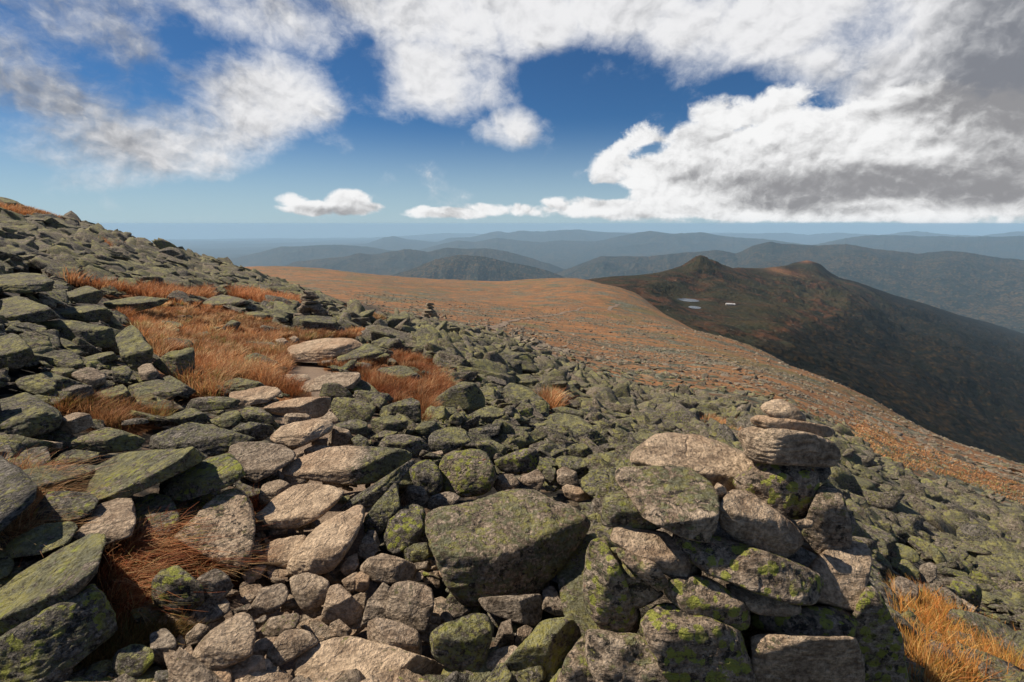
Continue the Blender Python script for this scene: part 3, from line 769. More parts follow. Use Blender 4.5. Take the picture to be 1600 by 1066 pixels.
# cairn stones: front distance | depth of the stone
CAIRN = """
F P 10 .5 612,88 625,65 690,52 730,75 772,110 770,135 710,132 640,108 |1.93 .17|pinkish wedge stone at the very top of the tall cairn
F t 14 .35 575,125 590,110 680,118 760,138 850,150 877,165 860,188 770,184 640,162 590,144 |1.92 .22|thin flat tan stone just under the cairn's top stone
F c 12 .2 525,180 545,160 600,150 700,172 820,183 870,213 890,240 885,280 860,294 780,288 600,280 560,268 530,227 |1.88 .30|thick brown capstone overhanging the neck of the tall cairn
F k 10 .3 512,340 560,303 620,275 760,275 815,300 835,330 830,360 815,425 770,475 700,478 620,435 540,385 |1.90 .34|dark rounded stone with green and red spots right under the capstone
F d 14 .3 800,300 860,296 866,320 840,352 815,350 |2.06 .14|little dark stone sticking out right of the cairn's neck
F t2 12 .45 458,460 480,400 520,378 580,388 650,450 740,510 763,560 730,595 660,625 580,585 480,513 |1.76 .30|grey wrinkled stone below and left of the dark spotted one
F P 14 .2 446,375 460,353 490,373 494,400 465,435 455,410 |1.86 .08|tiny pink pebble wedged upright between two cairn stones
F u 12 .55 150,260 180,213 270,166 380,176 500,213 600,280 570,340 520,390 500,430 450,400 360,330 240,310 165,285 |2.06 .40|big pinkish brown stone at the back left of the cairn's top
F e 22 .8 66,320 90,288 180,281 340,288 400,318 452,385 460,450 432,565 390,555 290,495 180,455 130,392 |1.72 .30|large pale green wedge stone on the cairn's upper left
F y 12 .5 42,485 60,400 120,380 200,450 270,495 240,520 100,515 52,505 |1.86 .30|lichen-yellow stone under the big pale green wedge
F e 16 .2 750,570 780,480 820,380 850,352 900,388 933,520 928,595 880,622 800,600 |1.84 .34|tall smooth grey-green stone on the cairn's right shoulder
F t2 9 .5 742,497 770,483 803,490 797,512 760,518 |1.80 .05|finger-sized brown pebble on the cairn's right shoulder
F k 12 .4 285,548 305,512 360,518 460,538 600,590 750,648 808,680 813,738 780,775 700,770 560,714 430,684 328,604 |1.70 .34|long sloping stone with bright green spots across the middle of the cairn
F c 12 .5 85,562 95,508 150,498 250,513 300,540 345,600 405,665 380,700 300,694 200,624 110,578 |1.76 .32|brown oblong stone on the left beneath the pale wedge
F e 18 .5 103,590 150,600 230,638 278,700 283,728 250,740 178,684 112,624 |1.72 .24|thin grey-green plate stone standing at the cairn's left side
F e 12 .5 42,695 48,628 105,608 180,680 265,750 190,795 140,805 58,775 |1.76 .28|smooth olive stone at the cairn's left edge below the thin plate
F c 24 .4 795,650 860,588 930,556 992,568 1004,620 972,805 880,795 785,775 808,705 |1.80 .36|square-edged grey block on the right side of the cairn
F c 14 .4 495,718 560,713 700,763 753,780 748,820 700,830 600,820 518,766 |1.72 .30|small flat stone squeezed under the long sloping one
F k 12 .4 268,745 290,698 420,688 500,738 568,800 563,865 500,885 400,865 328,806 |1.68 .34|green-mottled stone in the cairn left of centre, third row down
F k 14 .4 572,835 620,812 760,798 900,792 964,830 934,905 800,930 700,905 588,866 |1.70 .36|broad green-lichened slab under the square-edged block
F k 14 .2 195,855 230,788 300,788 420,868 540,888 565,960 585,1110 330,1110 238,965 |1.62 .36|large mossy base stone at the bottom of the cairn, left of the dark gap
F c 14 .15 580,905 650,888 800,928 930,908 965,1000 975,1110 600,1110 578,980 |1.64 .36|large dark brown base stone right of the gap in the cairn
F k 14 .15 925,905 970,798 1003,695 1060,798 1112,900 1145,1110 960,1110 |1.72 .42|tall sloping base stone with a red spot at the cairn's right foot
F k 14 .25 -20,745 -10,600 20,555 62,560 62,650 130,800 183,822 172,885 120,920 58,885 -5,805 |1.74 .34|bright green-patched stone low on the cairn's left side
F e 14 .2 -10,875 80,880 170,888 243,950 305,1110 60,1110 -5,990 |1.66 .34|olive base stone at the cairn's lower left corner
F e 12 .6 -130,1110 -90,1000 -20,900 20,930 80,1110 |1.70 .30|smooth greenish stone outside the cairn's lower left corner
F d 14 .5 150,520 300,440 700,420 840,480 900,700 920,1110 100,1110 90,700 |2.12 .30|rubble core stone seen through the gaps of the cairn
"""
KIND = {  # tone = tan, lichen, bright spots ; words for the label
 'g': ((.04, .92, .12), 'grey-green lichen-covered'), 'y': ((.14, 1.08, .30), 'yellow-green lichen-covered'), 'Y': ((.50, .98, .25), 'pale grey with yellow-green lichen'),
 'b': ((.10, .75, .60), 'mottled grey and green'), 'm': ((.10, .80, .25), 'dull green-grey'), 'd': ((.25, .10, .0), 'dark brown-grey'),
 't': ((1.1, .0, .0), 'pale tan'), 't2': ((.62, .12, .05), 'brown-tan'), 's': ((.42, .18, .0), 'bare streaky grey'), 'r': ((.7, .0, .0), 'reddish brown'),
 'p': ((.62, .62, .22), 'pinkish and green'), 'o': ((.95, .22, .12), 'orange-tan'), 'v': ((.85, .40, .0), 'tan and green'), 'q': ((.30, .80, .75), 'green, red-spotted'),
 'R': ((1., .0, .0), 'reddish pink'), 'P': ((1.2, .0, .0), ''), 'c': ((.68, .14, .05), ''), 'k': ((.36, .46, .80), ''), 'u': ((.85, .12, .1), ''), 'e': ((.50, .58, .22), ''),
}
def px_of(tile, a):
    ox, oy, s = TILE[tile]; a = np.array(a, float).reshape(-1, 2); return a / s + (ox, oy)
HAND = []      # every traced rock: object, picture centre, picture size, kind, nickname
POLYS = []
def convex(p):
    p = sorted(set(map(tuple, p.tolist())))
    def half(q):
        h = []
        for x in q:
            while len(h) > 1 and (h[-1][0] - h[-2][0]) * (x[1] - h[-2][1]) - (h[-1][1] - h[-2][1]) * (x[0] - h[-2][0]) <= 0: h.pop()
            h.append(x)
        return h[:-1]
    return np.array(half(p) + half(p[::-1]))
def traced_rock(name, pts, kind, p, crease, Df=None, thick=None, seed=0):
    hull = convex(pts); c0 = hull.mean(0); x0, y0 = hull.min(0); x1, y1 = hull.max(0); wpx, hpx = x1 - x0, y1 - y0
    if Df is None:
        bx = hull[hull[:, 1] > y1 - .18 * hpx][:, 0].mean()
        gx, gy = hit(bx, y1 - .05 * hpx)[0]
        Df = gy * CP - float(ground(gx, gy, False)) * SP
        flat = not isinstance(crease, float) or crease >= .6
        Df -= min(.10 if flat and wpx > 90 else .04, .04 * Df) / abs(ray(bx, y1)[2])
    cx = c0[0]
    if isinstance(crease, float):
        rj = np.random.default_rng(seed + 900); yc = y0 + hpx * np.clip(crease + rj.uniform(-.10, .10), .08, .92)
        dy = math.tan(R(rj.uniform(-13, 13))) * min(wpx, 2.2 * hpx) * .5; k1, k2 = np.array([x0, yc - dy]), np.array([x1, yc + dy])
    else: k1, k2 = crease
    km = (k1 + k2) / 2
    C1, C2 = ray(*k1) * Df, ray(*k2) * Df; t = nrm(C2 - C1)
    v = nrm(ray(cx, (y0 + y1) / 2)); hv = nrm([v[0], v[1], 0]); w3 = wpx / F * Df; h3 = hpx / F * Df
    # tilt the top face just enough to keep the depth of the rock plausible
    topray = ray(cx, y0)
    lim = thick if thick else 1.15 * max(w3, h3 * 1.2)
    n0 = nrm(np.array([0, 0, 1.]) * math.cos(R(9)) - hv * math.sin(R(9))); nt = nrm(n0 - t * (n0 @ t))
    den = topray @ nt; num = (ray(*km) * Df) @ nt; Tn = num / den - Df if abs(den) > 1e-6 else 1e9
    T = min(Tn, lim) if Tn > 0 else lim
    T = max(T, .45 * min(w3, h3)); Tf = T
    if thick: T = thick
    nt = np.cross(t, topray * (Df + Tf * .96) - ray(*km) * Df); nt = nrm(nt if nt[2] > 0 else -nt)
    cp_ = km * .6 + np.array([cx, y1]) * .4; cp_ = cp_ * .7 + c0 * .3
    C = ray(*cp_) * (Df + .42 * T)
    N, H = [], []
    def plane(n, P0):
        n = nrm(n); h = float((P0 - C) @ n)
        if h < 0: n = -n; h = -h
        N.append(n); H.append(max(h, .12 * min(w3, h3)))
    Dm = Df + .35 * T
    for i in range(len(hull)):
        a, b = hull[i], hull[(i + 1) % len(hull)]
        A, B = ray(*a) * Dm, ray(*b) * Dm; n = np.cross(B - A, v)
        plane(n, (A + B) / 2 + (A + B - 2 * ray(*c0) * Dm) / 2 * (.02 + .35 / p))
    plane(nt, ray(*km) * Df)
    rf = np.random.default_rng(seed + 700); up_ = R(rf.uniform(2, 34) if name == 'rock' else rf.uniform(-4, 30))
    nf = -hv * math.cos(up_) + np.array([0, 0, 1]) * math.sin(up_); nf = nrm(nf - t * (nf @ t)); plane(nf, ray(*km) * Df)
    if name == 'rock' or rf.random() < .6:     # a second broken face beside the first
        an = R(rf.choice([-1, 1]) * rf.uniform(28, 52)); ca, sa = math.cos(an), math.sin(an)
        n2 = nrm([nf[0] * ca - nf[1] * sa, nf[0] * sa + nf[1] * ca, nf[2] + rf.uniform(-.1, .3)])
        plane(n2, C + n2 * abs((ray(*km) * Df - C) @ nf) * rf.uniform(1.0, 1.5))
    plane(v, C + v * T * .58)
    rs = np.random.default_rng(seed)
    i3 = ico(4)[0]; q3 = np.maximum(i3 @ (np.array(N) / np.array(H)[:, None]).T, 1e-6).max(1); V3 = i3 / q3[:, None]
    for _ in range(4):   # chipped corners, measured from the farthest point that way
        n = nrm(-v + rs.normal(size=3) * 1.1); N.append(n); H.append(float((V3 @ n).max()) * rs.uniform(.84, .97))
    N, H = np.array(N), np.array(H); size = (w3 + h3 + T) / 6 * 1.15
    big = max(wpx, hpx); lv = 7 if big > 185 else 6 if big > 70 else 5 if big > 25 else 4
    I, Fc = ico(lv)
    e1 = t; e3 = nt; e2 = np.cross(e3, e1)
    M = np.stack([e1 * w3, e2 * T, e3 * min(h3, w3)]); d = I @ M; d /= np.linalg.norm(d, axis=1)[:, None]
    V = rough(d, None, N, H, float(p) * 1.35, size, seed % 97, min(1., .25 + 1.1 * min(w3, h3, T) / (2 * size)), None if name == 'cairn_stone' and seed % 3 else nt)
    # origin on the foot of the rock
    foot = C + np.array([0, 0, V[:, 2].min()]); tone = list(KIND[kind][0]) + [rs.random()]
    jt = rs.normal(size=3) * .05; tone[:3] = [max(0, min(1.2, x + j)) if x > .01 else x for x, j in zip(tone, jt)]
    if kind == 'v':   # bare where boots pass, lichen on the far right end
        s_ = (V @ t) / w3; f = np.clip((s_ - .02) * 6, 0, 1)
        tone = np.stack([.95 - .85 * f, .05 + .95 * f, .1 * f, np.full(len(V), tone[3])], -1)
    o = mk(name, V - (0, 0, V[:, 2].min()), Fc, M_ROCK, tone=tone); o.location = foot
    POLYS.append(hull)
    return o, Df, w3, h3
for k, ln in enumerate(SPEC.strip().split('\n')):
    head, _, nick = ln.partition('|'); f = head.split()
    tl, kind, p, cr = f[:4]; pts = px_of(tl, [float(z) for q in f[4:] for z in q.split(',')])
    crease = px_of(tl, [float(z) for z in cr.split(',')]) if ',' in cr else float(cr)
    o, Df, w3, h3 = traced_rock('rock', pts, kind, float(p), crease, seed=k + 11)
    HAND.append(dict(o=o, c=pts.mean(0), w=np.ptp(pts[:, 0]), h=np.ptp(pts[:, 1]), m=(w3, h3), kind=kind, nick=nick.strip() or None))
for k, ln in enumerate(CAIRN.strip().split('\n')):
    head, dd, lab = ln.split('|'); f = head.split(); tl, kind, p, cr = f[:4]; Df, th_ = map(float, dd.split())
    pts = px_of(tl, [float(z) for q in f[4:] for z in q.split(',')])
    o, *_ = traced_rock('cairn_stone', pts, kind, float(p), float(cr), Df, th_, seed=k + 301)
    tag(o, lab, 'stone', 'stones stacked in the tall foreground cairn')

# ---------------------------------------------------------------- labels for the loose rocks
MARKS = [(h['nick'], h['c']) for h in HAND if h['nick']] + [('the tall foreground cairn', np.array([1130, 850])), ('the small cairn in the grass', np.array([487, 482])),
         ('the farther small cairn on the path', np.array([672, 488]))]
USED = set()
def side(c, m):
    d = c - m; a = math.degrees(math.atan2(-d[1], d[0])) % 360
    return ['right of', 'up and right of', 'directly above', 'up and left of', 'left of', 'down and left of', 'directly below', 'down and right of'][int((a + 22.5) // 45) % 8]
def label_for(c, w, h, m, words, nick=None):
    s = max(m); size = 'small' if s < .28 else 'medium-sized' if s < .7 else 'large'
    shape = 'flat rock' if w > 2.1 * h else 'rock' if w > .7 * h else 'upright rock'
    ds = sorted(MARKS, key=lambda q: np.hypot(*(q[1] - c)))
    ds = [q for q in ds if q[0] != nick]
    T_ = lambda q: q[0]
    near = ['close ', '', 'some way ', 'far ']
    for i in range(0, 5):
        for pre in ([0, 1] if np.hypot(*(ds[i][1] - c)) < 90 else [1, 2] if np.hypot(*(ds[i][1] - c)) < 180 else [3, 1]):
            l = f"{size} {words} {shape} {near[pre]}{side(c, ds[i][1])} {T_(ds[i])}"
            if len(l.split()) <= 16 and l not in USED: USED.add(l); return l
    sh = lambda n: n.split(' of ')[0].split(' with ')[0].split(' at ')[0].split(' in ')[0]
    for i in range(4):
        for j in range(i + 1, 8):
            l = f"{size} {words} {shape} between {sh(ds[i][0])} and {sh(ds[j][0])}"
            if len(l.split()) <= 16 and l not in USED: USED.add(l); return l
    k = 2
    while True:
        l0 = f"{ordn(k)} {words} {shape} {side(c, ds[0][1])} {ds[0][0]}"
        if l0 not in USED: USED.add(l0); return ' '.join(l0.split()[:16])
        k += 1
def ordn(k): return ['', 'first', 'second', 'third', 'fourth', 'fifth', 'sixth', 'seventh', 'eighth', 'ninth', 'tenth', 'eleventh', 'twelfth'][k] if k < 13 else str(k) + 'th'
for h in HAND:
    if h['nick']:
        l = h['nick']; l = l[4:] if l.startswith('the ') else l
        if 'boulder' not in l and 'slab' not in l and 'rock' not in l: l = l + ', a rock'
        tag(h['o'], l, 'rock', 'loose rocks of the mountainside')
for h in HAND:
    if not h['nick']: tag(h['o'], label_for(h['c'], h['w'], h['h'], h['m'], KIND[h['kind']][1]), 'rock', 'loose rocks of the mountainside')

# ---------------------------------------------------------------- the boulder field: scattered rocks, the largest in view on their own
NPROTO = 14
def proto(lv, seed):
    rs = np.random.default_rng(seed); I, Fc = ico(lv)
    N = []; H = []
    ax = nrm(rs.normal(size=3) * (.3, .3, 0) + (0, 0, 1))
    N += [ax, -ax]; th_ = rs.uniform(.28, .5); H += [th_, th_]
    a0 = rs.uniform(0, 6.28)
    for k in range(rs.integers(4, 7)):
        a = a0 + k * 6.28 / 5 + rs.normal() * .35; n = nrm([math.cos(a), math.sin(a), rs.normal() * .35]); N.append(n); H.append(rs.uniform(.55, .95))
    for _ in range(5): N.append(nrm(rs.normal(size=3))); H.append(rs.uniform(.55, .85))
    d = I * (1, .8, .5); d /= np.linalg.norm(d, axis=1)[:, None]
    return rough(d, None, np.array(N), np.array(H), rs.choice([30., 50., 80.]), .6, seed, 1., ax), Fc
PROTO = {lv: [proto(lv, 500 + i) for i in range(NPROTO)] for lv in (2, 3, 4, 5)}
def rotm(n, yaw):
    """rows: local axes; z to n, turned by yaw"""
    z = n / np.linalg.norm(n, axis=1)[:, None]; x = np.stack([np.cos(yaw), np.sin(yaw), 0 * yaw], -1)
    x = x - z * (x * z).sum(1)[:, None]; x /= np.linalg.norm(x, axis=1)[:, None]; return np.stack([x, np.cross(z, x), z], 1)
def traced(px, py, grow=0):
    r = np.zeros(len(px), bool)
    for p in POLYS[:-27]: 
        x0, y0 = p.min(0) - grow; x1, y1 = p.max(0) + grow
        m = (px > x0) & (px < x1) & (py > y0) & (py < y1)
        if m.any(): r[m] |= inpoly(px[m], py[m], p)
    return r
cand = []
def scatter(n, r0, r1, a0, a1, smin, smax, power, seed, keep):
    rs = np.random.default_rng(seed)
    r = np.exp(rs.uniform(math.log(r0), math.log(r1), n)) if power == 0 else np.sqrt(rs.uniform(r0 * r0, r1 * r1, n))
    t = R(1) * rs.uniform(a0, a1, n); x, y = r * np.sin(t), r * np.cos(t); z = ground(x, y, False)
    s = smin * (smax / smin) ** (rs.random(n)** 1.6)
    px, py, d = proj(np.stack([x, y, z], -1)); k = keep(px, py, r, rs.random(n), s) & (d > 0)
    if seed in (1, 2, 12, 3, 13, 21):      # keep clear of the traced rocks by the stone's own radius
        q = F * s / np.maximum(d, .1) * (.14 if seed in (1, 21) else .42)
        for ax_, ay_ in ((1, 0), (-1, 0), (0, 1), (0, -.8), (.7, -.6), (-.7, -.6)): k[k] &= ~traced((px + ax_ * q)[k], (py + ay_ * q)[k])
    cand.append(np.stack([x, y, z, s, rs.uniform(0, 6.28, n), rs.random(n), px, py, r], -1)[k])
def rocky(px, py, r):
    gr = anyin(px, py, GRASS); pa = inpoly(px, py, PATH) | ((np.abs(px - np.interp(py, [500, 520, 545], [600, 560, 480])) < 18) & (py < 546) & (py > 500))
    lawn = (px > 370) & (py < edge_row(px)) & (r > 28)
    return ~gr & ~pa & ~lawn
scatter(14000, 1.2, 7, -62, 62, .035, .24, 0, 1, lambda px, py, r, u, s: ~traced(px, py) & ~anyin(px, py, GRASS + NEARGRASS) & (u < np.where(inpoly(px, py, PATH), .6, .8)) & (~inpoly(px, py, PATH) | (s < .10)))
scatter(16000, 2.6, 14, -62, 40, .08, .32, 0, 21, lambda px, py, r, u, s: ~traced(px, py) & ~anyin(px, py, GRASS + NEARGRASS) & ~inpoly(px, py, PATH))
def lawnstone(px, py, r, u, s):
    x = (px - 800) / F * r; b_ = fbm(np.stack([x / 26, r / 7, 0 * r], -1), 4, 77, .6)
    return (px > 560) & (px < 1700) & (py < edge_row(px) + 6) & (u < np.clip(.38 + b_ * 2.6, np.where(r < 55, .4, .03), .9)) & (r > 17)
scatter(32000, 17, 170, -5, 60, .14, .6, 1, 16, lawnstone)
left = lambda px: px < 560
right = lambda px: px >= 560
scatter(7000, 3.4, 14, -62, 10, .18, .6, 0, 2, lambda px, py, r, u, s: rocky(px, py, r) & ~traced(px, py, 0) & left(px) & (u < .9))
scatter(9000, 3.2, 14, -22, 62, .10, .42, 0, 12, lambda px, py, r, u, s: rocky(px, py, r) & ~traced(px, py, 0) & right(px) & (u < .8))
scatter(16000, 9, 34, -62, 10, .22, .95, 1, 3, lambda px, py, r, u, s: rocky(px, py, r) & ~traced(px, py) & left(px))
scatter(34000, 9, 34, -22, 62, .13, .85, 1, 13, lambda px, py, r, u, s: rocky(px, py, r) & ~traced(px, py) & right(px) & (r > 10))
scatter(17000, 30, 95, -62, 0, .35, 1.3, 1, 4, lambda px, py, r, u, s: rocky(px, py, r) & left(px))
scatter(26000, 30, 95, -20, 62, .3, 1.5, 1, 14, lambda px, py, r, u, s: rocky(px, py, r) & right(px))
scatter(30000, 75, 190, 0, 60, .4, 1.5, 1, 5, lambda px, py, r, u, s: (px > 700) & (u < np.clip((py - edge_row(px) + 24) / 24, 0, 1)) & (px < 1800))
scatter(26000, 60, 420, -28, 58, .3, 1.2, 1, 6, lambda px, py, r, u, s: (py < edge_row(px)) & (px > 300) & (px < 1700) & (u < .3))
scatter(300, 8, 40, -40, -5, .15, .55, 0, 7, lambda px, py, r, u, s: anyin(px, py, GRASS) & ~traced(px, py) & (u < .35))
Cd = np.concatenate(cand); print('candidates', len(Cd))
# rock colours: greener on the boulder field, paler on the lawn
eps = .5
gx = (ground(Cd[:, 0] + eps, Cd[:, 1], False) - ground(Cd[:, 0] - eps, Cd[:, 1], False)) / (2 * eps)
gy = (ground(Cd[:, 0], Cd[:, 1] + eps, False) - ground(Cd[:, 0], Cd[:, 1] - eps, False)) / (2 * eps)
rs = np.random.default_rng(99); nn = np.stack([-gx, -gy, np.ones(len(gx))], -1) + rs.normal(size=(len(gx), 3)) * np.where(Cd[:, 6:7] < 560, .24, .42) * (1, 1, 0)
yaw = np.where(rs.random(len(Cd)) < .7, rs.normal(-.35, .45, len(Cd)), Cd[:, 4]); nn[:, 0] += np.where(Cd[:, 6] < 620, .12, .05)
RM = rotm(nn, yaw); pid = rs.integers(0, NPROTO, len(Cd))
sx = rs.uniform(.85, 1.35, len(Cd)); sy = rs.uniform(.6, 1., len(Cd)); sz = rs.uniform(.38, .95, len(Cd)) * np.where(Cd[:, 6] < 560, .8, 1)
onp = inpoly(Cd[:, 6], Cd[:, 7], PATH) | ((Cd[:, 7] > 820) & (Cd[:, 6] < 700) & (Cd[:, 6] > 250))
tn = np.stack([np.where(onp, rs.uniform(.35, 1., len(Cd)), rs.uniform(0, .22, len(Cd))), np.where(onp, rs.uniform(0, .3, len(Cd)), rs.uniform(.55, 1.05, len(Cd))),
               np.where(rs.random(len(Cd)) < .2, rs.uniform(.1, .6, len(Cd)), .08), rs.random(len(Cd))], -1)
pale = (Cd[:, 8] > 60) & (Cd[:, 7] < edge_row(Cd[:, 6])); tn[pale, 0] = rs.uniform(.05, .4, pale.sum()); tn[pale, 1] = rs.uniform(.2, .7, pale.sum())
def place(i, lv):
    P, Fc = PROTO[lv][pid[i]]; return (P * (sx[i], sy[i], sz[i]) * Cd[i, 3] / 1.35) @ RM[i], Fc
size_px = Cd[:, 3] / Cd[:, 8]
vis = (Cd[:, 6] > 5) & (Cd[:, 6] < 1595) & (Cd[:, 7] < 1055)
NIND = 300 - len(HAND)
order = np.argsort(-np.where(vis, size_px, 0)); ind = set(order[:NIND].tolist())
GREEN = ['grey-green', 'dark green', 'greyish', 'pale green']
for i in order[:NIND]:
    lv = 5; P, Fc = place(i, lv); zmin = P[:, 2].min(); P = P - (0, 0, zmin)
    o = mk('rock', P, Fc, M_ROCK, tone=tn[i]); s = Cd[i, 3]
    o.location = (Cd[i, 0], Cd[i, 1], Cd[i, 2] + zmin + s * .10)
    wpx = np.ptp((P @ np.array([[1, 0, 0]]).T)) ; hh = np.ptp(P[:, 2])
    words = 'brown-tan' if tn[i, 0] > .35 else 'mottled grey-green' if tn[i, 2] > .1 else 'grey-green lichen-covered' if tn[i, 1] > .8 else 'dull grey-green'
    tag(o, label_for(Cd[i, 6:8], wpx, hh, (s * 1.3, s), words), 'rock', 'loose rocks of the mountainside')
def mass(name, idx, lvf, smooth=True):
    Vs, Fs, Ts = [], [], []; base = 0
    for i in idx:
        P, Fc = place(i, lvf(i)); Vs.append(P + Cd[i, :3] + (0, 0, Cd[i, 3] * .08)); Fs.append(Fc + base); base += len(P); Ts.append(np.tile(tn[i], (len(P), 1)))
    o = mk(name, np.concatenate(Vs), np.concatenate(Fs), M_ROCK, smooth=smooth, tone=np.concatenate(Ts)); tag(o, kind='stuff'); return o
rest = [i for i in range(len(Cd)) if i not in ind and (-150 < Cd[i, 6] < 1750)]
mass('rubble', [i for i in rest if size_px[i] > .024], lambda i: 4)
mass('rubble', [i for i in rest if size_px[i] <= .024], lambda i: 3 if size_px[i] > .009 else 2, False)
print('rest', len(rest))

# ---------------------------------------------------------------- grass
def grass_material():
    m, g, b = material('dry_grass')
    c = g.attr('tone'); g.put(b.inputs['Base Color'], c); b.inputs['Roughness'].default_value = .7
    tr = g.n('ShaderNodeBsdfTranslucent'); g.put(tr.inputs[0], c); mx = g.n('ShaderNodeMixShader'); mx.inputs[0].default_value = .35
    o = [x for x in m.node_tree.nodes if x.type == 'OUTPUT_MATERIAL'][0]
    m.node_tree.links.new(b.outputs[0], mx.inputs[1]); m.node_tree.links.new(tr.outputs[0], mx.inputs[2]); m.node_tree.links.new(mx.outputs[0], o.inputs[0])
    return m
M_GRASS = grass_material()
def grass(name, polys, ntuft, per, r0, r1, a0, a1, length, width, spread, pal, wind=(.5, -.1), seed=0, droop=1., avoid=True, rise=.0):
    rs = np.random.default_rng(seed)
    n = ntuft; r = np.exp(rs.uniform(math.log(r0), math.log(r1), n)); t = R(1) * rs.uniform(a0, a1, n)
    x, y = r * np.sin(t), r * np.cos(t); z = ground(x, y, True); px, py, d = proj(np.stack([x, y, z], -1))
    k = anyin(px, py, polys) & (d > 0)
    if avoid: k &= ~traced(px, py)
    x, y, z, r = x[k], y[k], z[k], r[k]; nt = len(x)
    if nt == 0: print('no grass', name); return None
    pal = np.array(pal); tcol = pal[rs.integers(0, len(pal), nt)] * rs.uniform(.75, 1.2, (nt, 1)); patch = fbm(np.stack([x, y, z * 0], -1) / 2.2, 3, seed)[:, None]
    tcol = tcol * (1 + patch * .5); tl = rs.uniform(.65, 1.25, nt) * (1 + patch[:, 0] * .35)
    N = nt * per; ti = np.repeat(np.arange(nt), per)
    a = rs.uniform(0, 6.283, N); rad = spread * np.sqrt(rs.random(N)) * (.6 + .4 * tl[ti])
    ox, oy = np.cos(a) * rad, np.sin(a) * rad
    L = length * tl[ti] * rs.uniform(.55, 1.15, N); W = width * rs.uniform(.6, 1.3, N) * np.clip(r[ti] / (r0 * 1.3), .8, 2.2)
    out_ = .55 * rad / spread
    wdx, wdy = wind[0], wind[1]
    hx = np.cos(a) * out_ + wdx * rs.uniform(.5, 1.3, N) + rs.normal(size=N) * .26; hy = np.sin(a) * out_ + wdy + rs.normal(size=N) * .26
    base = np.stack([x[ti] + ox, y[ti] + oy, z[ti] - .02 + rise], -1)
    S_ = 4; P = []
    for j in range(S_ + 1):
        u = j / S_; bend = u ** 1.6
        h = u * (1 - .42 * droop * u * np.minimum(1, np.hypot(hx, hy)))
        P.append(base + np.stack([hx * bend * L, hy * bend * L, h * L], -1))
    # ribbons face roughly the sides of the blade's own bend
    sidev = np.stack([-np.sin(a + rs.normal(size=N) * .8), np.cos(a), 0 * a], -1); sidev /= np.linalg.norm(sidev, axis=1)[:, None] + 1e-9
    Vs = []; Tn = []
    bc = tcol[ti] * rs.uniform(.6, 1.4, (N, 1))
    for j in range(S_ + 1):
        wj = W * (1 - (j / S_) ** 1.5 * .85) * .5
        Vs += [P[j] - sidev * wj[:, None], P[j] + sidev * wj[:, None]]
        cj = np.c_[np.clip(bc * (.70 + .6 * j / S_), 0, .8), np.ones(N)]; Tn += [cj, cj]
    V = np.stack(Vs, 1).reshape(-1, 3); Tn = np.stack(Tn, 1).reshape(-1, 4); k = 2 * (S_ + 1)
    q = np.array([[2 * j, 2 * j + 1, 2 * j + 3, 2 * j + 2] for j in range(S_)])
    Fc = (np.arange(N)[:, None, None] * k + q[None]).reshape(-1, 4)
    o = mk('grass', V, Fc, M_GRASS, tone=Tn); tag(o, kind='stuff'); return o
ORG = [(.36, .17, .07), (.44, .24, .11), (.29, .12, .05), (.38, .17, .065), (.50, .31, .16)]
RUS = [(.26, .075, .025), (.20, .06, .022), (.32, .11, .035)]
BLD = [(.50, .33, .16), (.42, .25, .11), (.55, .38, .2)]
grass('meadow', GRASS[:1], 6000, 46, 6, 34, -42, -8, .19, .010, .115, ORG + ORG + [(.55, .38, .2), (.24, .2, .07)], (.30, -.05), 1)
grass('meadow', GRASS[1:4], 3000, 42, 5, 16, -28, 2, .16, .006, .10, ORG + RUS, (.25, -.1), 2)
grass('patch', GRASS[4:5], 5500, 30, 3.6, 9, -50, -28, .15, .004, .09, ORG[:4] + [(.25, .2, .05)], (.3, -.1), 3)
grass('strip', GRASS[5:8] + GRASS[9:10], 15000, 16, 14, 70, -50, -18, .40, .022, .22, [(.40, .17, .07), (.34, .13, .05), (.46, .24, .11)], (.3, 0), 4, avoid=False)
grass('crest', [GRASS[8]], 9000, 12, 30, 70, -55, -36, .3, .03, .3, ORG, (.3, 0), 5, avoid=False)
grass('slope', GRASS[10:11] + GRASS[12:], 14000, 20, 7, 60, -20, 26, .26, .014, .16, ORG + [(.22, .18, .06)], (.2, 0), 6)
grass('slope', GRASS[11:12], 9000, 7, 25, 130, 30, 52, .16, .04, .45, ORG + [(.22, .18, .06)], (.2, 0), 7, avoid=False)
grass('tuft', NEARGRASS[:1], 1200, 30, 2.4, 4.6, -52, -38, .22, .0034, .04, BLD + ORG[:2] + RUS[:1], (.6, -.05), 8, 1.2, False)
grass('tuft', NEARGRASS[1:2], 1100, 26, 1.9, 3.6, -48, -22, .17, .0032, .04, RUS + RUS + ORG[:2] + BLD[:2] + [(.2, .16, .05)], (.9, .02), 9, 1.3, False)
grass('tuft', NEARGRASS[2:3], 2600, 30, 1.6, 2.8, -48, -26, .09, .0022, .05, [(.16, .13, .03), (.28, .14, .04), (.32, .2, .07)], (.3, 0), 10, 1., False)
grass('tuft', NEARGRASS[3:4], 5200, 22, 2.2, 6, 30, 52, .17, .0038, .06, [(.34, .12, .03), (.44, .19, .04), (.24, .15, .03), (.5, .28, .1)], (-.25, .1), 11, 1., False)
grass('tuft', NEARGRASS[4:], 3000, 30, 2.6, 4.6, -32, -18, .14, .002, .04, RUS, (.3, 0), 12, 1., True)

